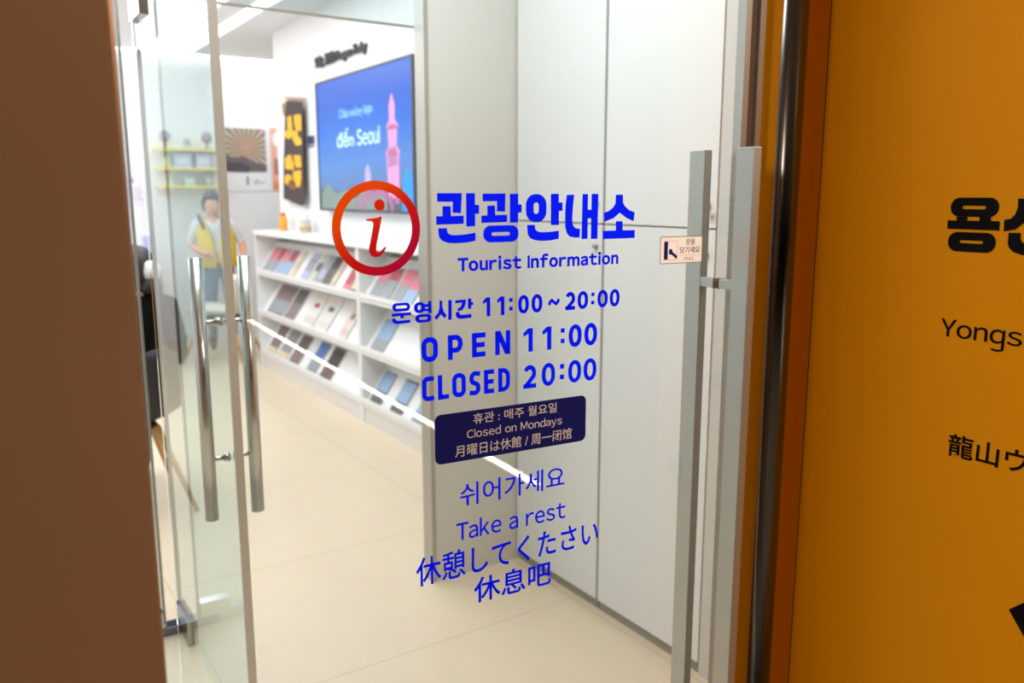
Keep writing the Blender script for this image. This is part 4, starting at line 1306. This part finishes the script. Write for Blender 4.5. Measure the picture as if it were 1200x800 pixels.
def hair_cap(body, c, fwd, r, cut, m, name='hair'):
    """rounded cap of hair round the head; cut(az, el) says where hair grows"""
    c, fwd = Vector(c), Vector(fwd).normalized()
    sd = fwd.cross(Vector((0, 0, 1))).normalized()
    h = MB()
    nu, nv = 28, 18
    grid = {}
    for i in range(nv + 1):
        el = radians(90 - 150 * i / nv)
        for k in range(nu):
            az = 2 * pi * k / nu
            wob = 1 + 0.03 * sin(az * 7 + i) + 0.02 * sin(az * 13)
            d = (fwd * cos(az) * r[1] + sd * sin(az) * r[0]) * cos(el) + Vector((0, 0, 1)) * sin(el) * r[2]
            grid[i, k] = (h.bm.verts.new(c + d * wob), az, el)
    for i in range(nv):
        for k in range(nu):
            kk = (k + 1) % nu
            q = [grid[i, k], grid[i, kk], grid[i + 1, kk], grid[i + 1, k]]
            az = sum(((x[1] + pi) % (2 * pi)) for x in q[:1]) - pi
            el = q[2][2]
            if cut(az, el):
                f = h.bm.faces.new([x[0] for x in q])
                f.smooth = True
    for v in list(h.bm.verts):
        if not v.link_faces:
            h.bm.verts.remove(v)
    bmesh.ops.remove_doubles(h.bm, verts=h.bm.verts, dist=0.0008)
    o = h.build(name, m, body)
    md = o.modifiers.new('solid', 'SOLIDIFY')
    md.thickness = 0.012
    md.offset = 1
    return o


def shell_garment(body, name, m, rings, a0, a1, n=22, thick=0.010):
    """open garment lofted through ellipses (cx, cy, z, rx, ry, gap) ; gap = half opening angle in front (degrees)"""
    h = MB()
    R = []
    for cx, cy, z, rx, ry, gap in rings:
        row = []
        for k in range(n + 1):
            a = radians(-90 + gap + (360 - 2 * gap) * k / n)
            row.append(h.bm.verts.new((cx + rx * cos(a), cy + ry * sin(a), z)))
        R.append(row)
    for i in range(len(R) - 1):
        for k in range(n):
            f = h.bm.faces.new((R[i][k], R[i][k + 1], R[i + 1][k + 1], R[i + 1][k]))
            f.smooth = True
    o = h.build(name, m, body)
    md = o.modifiers.new('solid', 'SOLIDIFY')
    md.thickness = thick
    md.offset = 1
    return o


# staff member, walking towards the camera, local frame faces -Y
st = thing('person', (2.02, 8.1, 0), radians(-14), 'person in a yellow vest over white shirt and jeans, walking', 'person')
st.scale = (0.89, 0.9, 1.0)
b = Body()
b.j('hips', (0.03, 0, 0.86), (0.150, 0.105))
b.j('waist', (0.02, -0.01, 1.00), (0.130, 0.095), 'hips')
b.j('chest', (0.01, -0.02, 1.17), (0.150, 0.100), 'waist')
b.j('top', (0.0, -0.03, 1.26), (0.105, 0.075), 'chest')
head(b, (0.0, -0.045, 1.30), 'top', (0.0, -0.06, 1.405), (0.05, -1, -0.1))
b.j('shr', (0.165, -0.02, 1.245), 0.058, 'top').j('elr', (0.275, 0.03, 1.06), 0.042, 'shr').j('wrr', (0.300, -0.10, 0.88), 0.028, 'elr')
b.hand('r', 'wrr', (0.1, -0.35, -0.9), (0.1, -1, 0.3), (1, 0, 0))
b.j('shl', (-0.165, -0.02, 1.245), 0.058, 'top').j('ell', (-0.245, 0.05, 1.04), 0.042, 'shl').j('wrl', (-0.13, -0.17, 0.98), 0.028, 'ell')
b.hand('l', 'wrl', (0.8, -0.6, -0.1), (0, -0.2, 1), (0, -1, 0))
b.j('hr', (0.11, 0, 0.80), (0.088, 0.092), 'hips').j('kr', (0.13, -0.10, 0.46), 0.062, 'hr').j('ar', (0.13, -0.04, 0.09), 0.042, 'kr').j('tr', (0.14, -0.17, 0.035), (0.042, 0.030), 'ar')
b.j('hl', (-0.05, 0, 0.80), (0.088, 0.092), 'hips').j('kl', (-0.07, 0.02, 0.46), 0.062, 'hl').j('al', (-0.07, 0.13, 0.10), 0.042, 'kl').j('tl', (-0.075, 0.01, 0.035), (0.042, 0.030), 'al')
def pick_staff(a, c, t, p):
    if c in ('tr', 'tl') or p.z < 0.07:
        return 3
    if a in ('kr', 'kl', 'hr', 'hl') or c in ('kr', 'kl', 'hr', 'hl') or (a == 'hips' and p.z < 0.86):
        return 2
    if c in ('neck', 'jaw', 'face', 'crown', 'nose', 'earr', 'earl'):
        return 1
    if c in ('wrr', 'wrl'):
        return 1
    if c[0] in 'rl' and (a.startswith(('rp', 'rk', 'rf', 'rt', 'lp', 'lk', 'lf', 'lt', 'wr'))):
        return 1
    return 0
sb = b.build('body', [M_shirt, M_skin, M_jeans, M_shoe], pick_staff, st, 'hips')
hc = (0.0, -0.06, 1.405)
hair_cap(sb, (0.0, -0.050, 1.418), (0.05, -1, 0), (0.096, 0.112, 0.122), lambda az, el: el > radians(28) or (abs(az) > radians(62) and el > radians(-32)), M_hair_g)
face_parts(sb, hc, (0.05, -1, -0.1), M_hair_b, mat('lips', (190, 110, 100), 0.5))
vs = shell_garment(sb, 'vest', mat('yellow_vest', (240, 206, 40), 0.65, noise=0.06, nscale=14),
              [(0.03, -0.005, 0.83, 0.190, 0.140, 5), (0.025, -0.01, 0.95, 0.180, 0.130, 5), (0.02, -0.015, 1.08, 0.182, 0.132, 9), (0.01, -0.02, 1.18, 0.180, 0.128, 20), (0.0, -0.025, 1.26, 0.150, 0.105, 34), (0.0, -0.03, 1.305, 0.105, 0.085, 48)], 0, 0)
MB().box(-0.115, -0.040, -0.152, -0.142, 0.87, 0.96).build('pocket', mat('vest_pocket', (222, 190, 50), 0.7), vs)
MB().box(0.085, 0.155, -0.150, -0.140, 0.87, 0.96).build('pocket', mat('vest_pocket_right', (222, 190, 50), 0.7), vs)
sp = MB().tube([(-0.10, -0.16, 1.20), (-0.145, -0.09, 1.315), (-0.13, 0.03, 1.30), (-0.08, 0.12, 1.15)], 0.018, 10).build('shoulder_strap', mat('navy_strap', (44, 56, 110), 0.7), sb)

# seated person in black, seen from behind
bp = thing('person', (0.62, 4.25, 0), 0, 'person in a black coat seated with back turned, dark hair tied low', 'person')
b = Body()
b.j('hips', (0, 0.0, 0.54), (0.150, 0.115))
b.j('waist', (0, -0.02, 0.70), (0.135, 0.110), 'hips')
b.j('chest', (0.02, 0.0, 0.88), (0.160, 0.120), 'waist')
b.j('top', (0.04, 0.02, 0.99), (0.115, 0.085), 'chest')
head(b, (0.06, 0.035, 1.035), 'top', (0.075, 0.06, 1.125), (0.25, 1, -0.1))
b.j('shr', (0.200, 0.01, 0.965), 0.066, 'top').j('elr', (0.245, 0.05, 0.70), 0.054, 'shr').j('wrr', (0.17, 0.26, 0.66), 0.034, 'elr')
b.hand('r', 'wrr', (-0.3, 1, 0.0), (1, 0.3, 0), (0, 0, 1))
b.j('shl', (-0.140, 0.01, 0.965), 0.066, 'top').j('ell', (-0.21, 0.05, 0.70), 0.054, 'shl').j('wrl', (-0.12, 0.26, 0.66), 0.034, 'ell')
b.hand('l', 'wrl', (0.3, 1, 0.0), (-1, 0.3, 0), (0, 0, 1))
b.j('hr', (0.09, 0.08, 0.53), 0.088, 'hips').j('kr', (0.10, 0.42, 0.51), 0.066, 'hr').j('ar', (0.09, 0.40, 0.09), 0.045, 'kr').j('tr', (0.09, 0.54, 0.035), (0.042, 0.030), 'ar')
b.j('hl', (-0.09, 0.08, 0.53), 0.088, 'hips').j('kl', (-0.10, 0.42, 0.51), 0.066, 'hl').j('al', (-0.09, 0.40, 0.09), 0.045, 'kl').j('tl', (-0.09, 0.54, 0.035), (0.042, 0.030), 'al')
def pick_coat(a, c, t, p):
    if c in ('jaw', 'face', 'crown', 'nose', 'earr', 'earl', 'neck'):
        return 1
    if c[0] in 'rl' and len(c) > 2 and a.startswith(('rp', 'rk', 'rf', 'rt', 'lp', 'lk', 'lf', 'lt', 'wr')):
        return 1
    return 0
sb = b.build('body', [M_coat, M_skin_f], pick_coat, bp, 'hips')
hair_cap(sb, (0.075, 0.05, 1.135), (0.25, 1, 0), (0.094, 0.108, 0.118), lambda az, el: el > radians(25) or (abs(az) > radians(60) and el > radians(-50)), M_hair_b)
face_parts(sb, (0.075, 0.06, 1.125), (0.25, 1, -0.1), M_hair_b, mat('lips_seated', (180, 104, 96), 0.5))
MB().lathe([(0.020, 1.035), (0.046, 1.045), (0.052, 1.075), (0.040, 1.105), (0.018, 1.115)], 0.125, -0.055, 18).build('hair_bun', M_hair_b, sb)
MB().lathe([(0.020, 1.105), (0.040, 1.115), (0.044, 1.150), (0.034, 1.185), (0.016, 1.195)], 0.128, -0.040, 18).build('hair_tie', mat('white_hair_tie', (236, 234, 232), 0.6), sb)
shell_garment(sb, 'coat_skirt', M_coat, [(0.0, 0.02, 0.52, 0.215, 0.17, 40), (0.0, 0.0, 0.60, 0.190, 0.150, 30), (0.0, -0.01, 0.72, 0.165, 0.135, 20)], 0, 0)

# second seated person, almost wholly behind the brown wall: crossed leg in navy trousers, local frame faces -Y
np_ = thing('person', (1.02, 7.62, 0), pi / 2, 'person in navy trousers seated by the counter with one leg crossed', 'person')
b = Body()
b.j('hips', (0, 0.05, 0.53), (0.140, 0.105))
b.j('waist', (0, 0.09, 0.70), (0.120, 0.095), 'hips')
b.j('chest', (0, 0.08, 0.88), (0.140, 0.105), 'waist')
b.j('top', (0, 0.06, 0.99), (0.105, 0.080), 'chest')
head(b, (0, 0.05, 1.04), 'top', (0, 0.03, 1.14), (0, -1, -0.1))
for s, k in ((1, 'r'), (-1, 'l')):
    b.j('sh' + k, (0.17 * s, 0.07, 0.965), 0.055, 'top').j('el' + k, (0.22 * s, 0.02, 0.72), 0.042, 'sh' + k).j('wr' + k, (0.10 * s, -0.18, 0.66), 0.028, 'el' + k)
    b.hand(k, 'wr' + k, (-0.4 * s, -1, -0.1), (s, -0.3, 0), (0, 0, 1))
b.j('hr', (0.09, -0.02, 0.52), 0.084, 'hips').j('kr', (0.08, -0.38, 0.50), 0.062, 'hr').j('ar', (0.09, -0.36, 0.09), 0.042, 'kr').j('tr', (0.09, -0.50, 0.035), (0.040, 0.028), 'ar')
b.j('hl', (-0.09, -0.02, 0.53), 0.084, 'hips').j('kl', (-0.02, -0.37, 0.60), 0.060, 'hl').j('al', (0.12, -0.50, 0.30), 0.042, 'kl').j('tl', (0.13, -0.62, 0.22), (0.044, 0.032), 'al')
def pick_navy(a, c, t, p):
    if c in ('tr', 'tl'):
        return 3
    if c in ('ar', 'al') and t > 0.86:
        return 1
    if c in ('hr', 'hl', 'kr', 'kl', 'ar', 'al') or a == 'hips':
        return 2
    if c in ('jaw', 'face', 'crown', 'nose', 'earr', 'earl', 'neck') or (c[0] in 'rl' and a.startswith(('rp', 'rk', 'rf', 'rt', 'lp', 'lk', 'lf', 'lt', 'wr'))):
        return 1
    return 0
sb = b.build('body', [mat('grey_sweater', (150, 150, 158), 0.8), M_skin, M_navytr, M_shoe], pick_navy, np_, 'hips')
hair_cap(sb, (0, 0.04, 1.15), (0, -1, 0), (0.094, 0.108, 0.118), lambda az, el: el > radians(28) or (abs(az) > radians(62) and el > radians(-30)), M_hair_b)
face_parts(sb, (0, 0.03, 1.14), (0, -1, -0.1), M_hair_b, mat('lips_far', (180, 104, 96), 0.5))
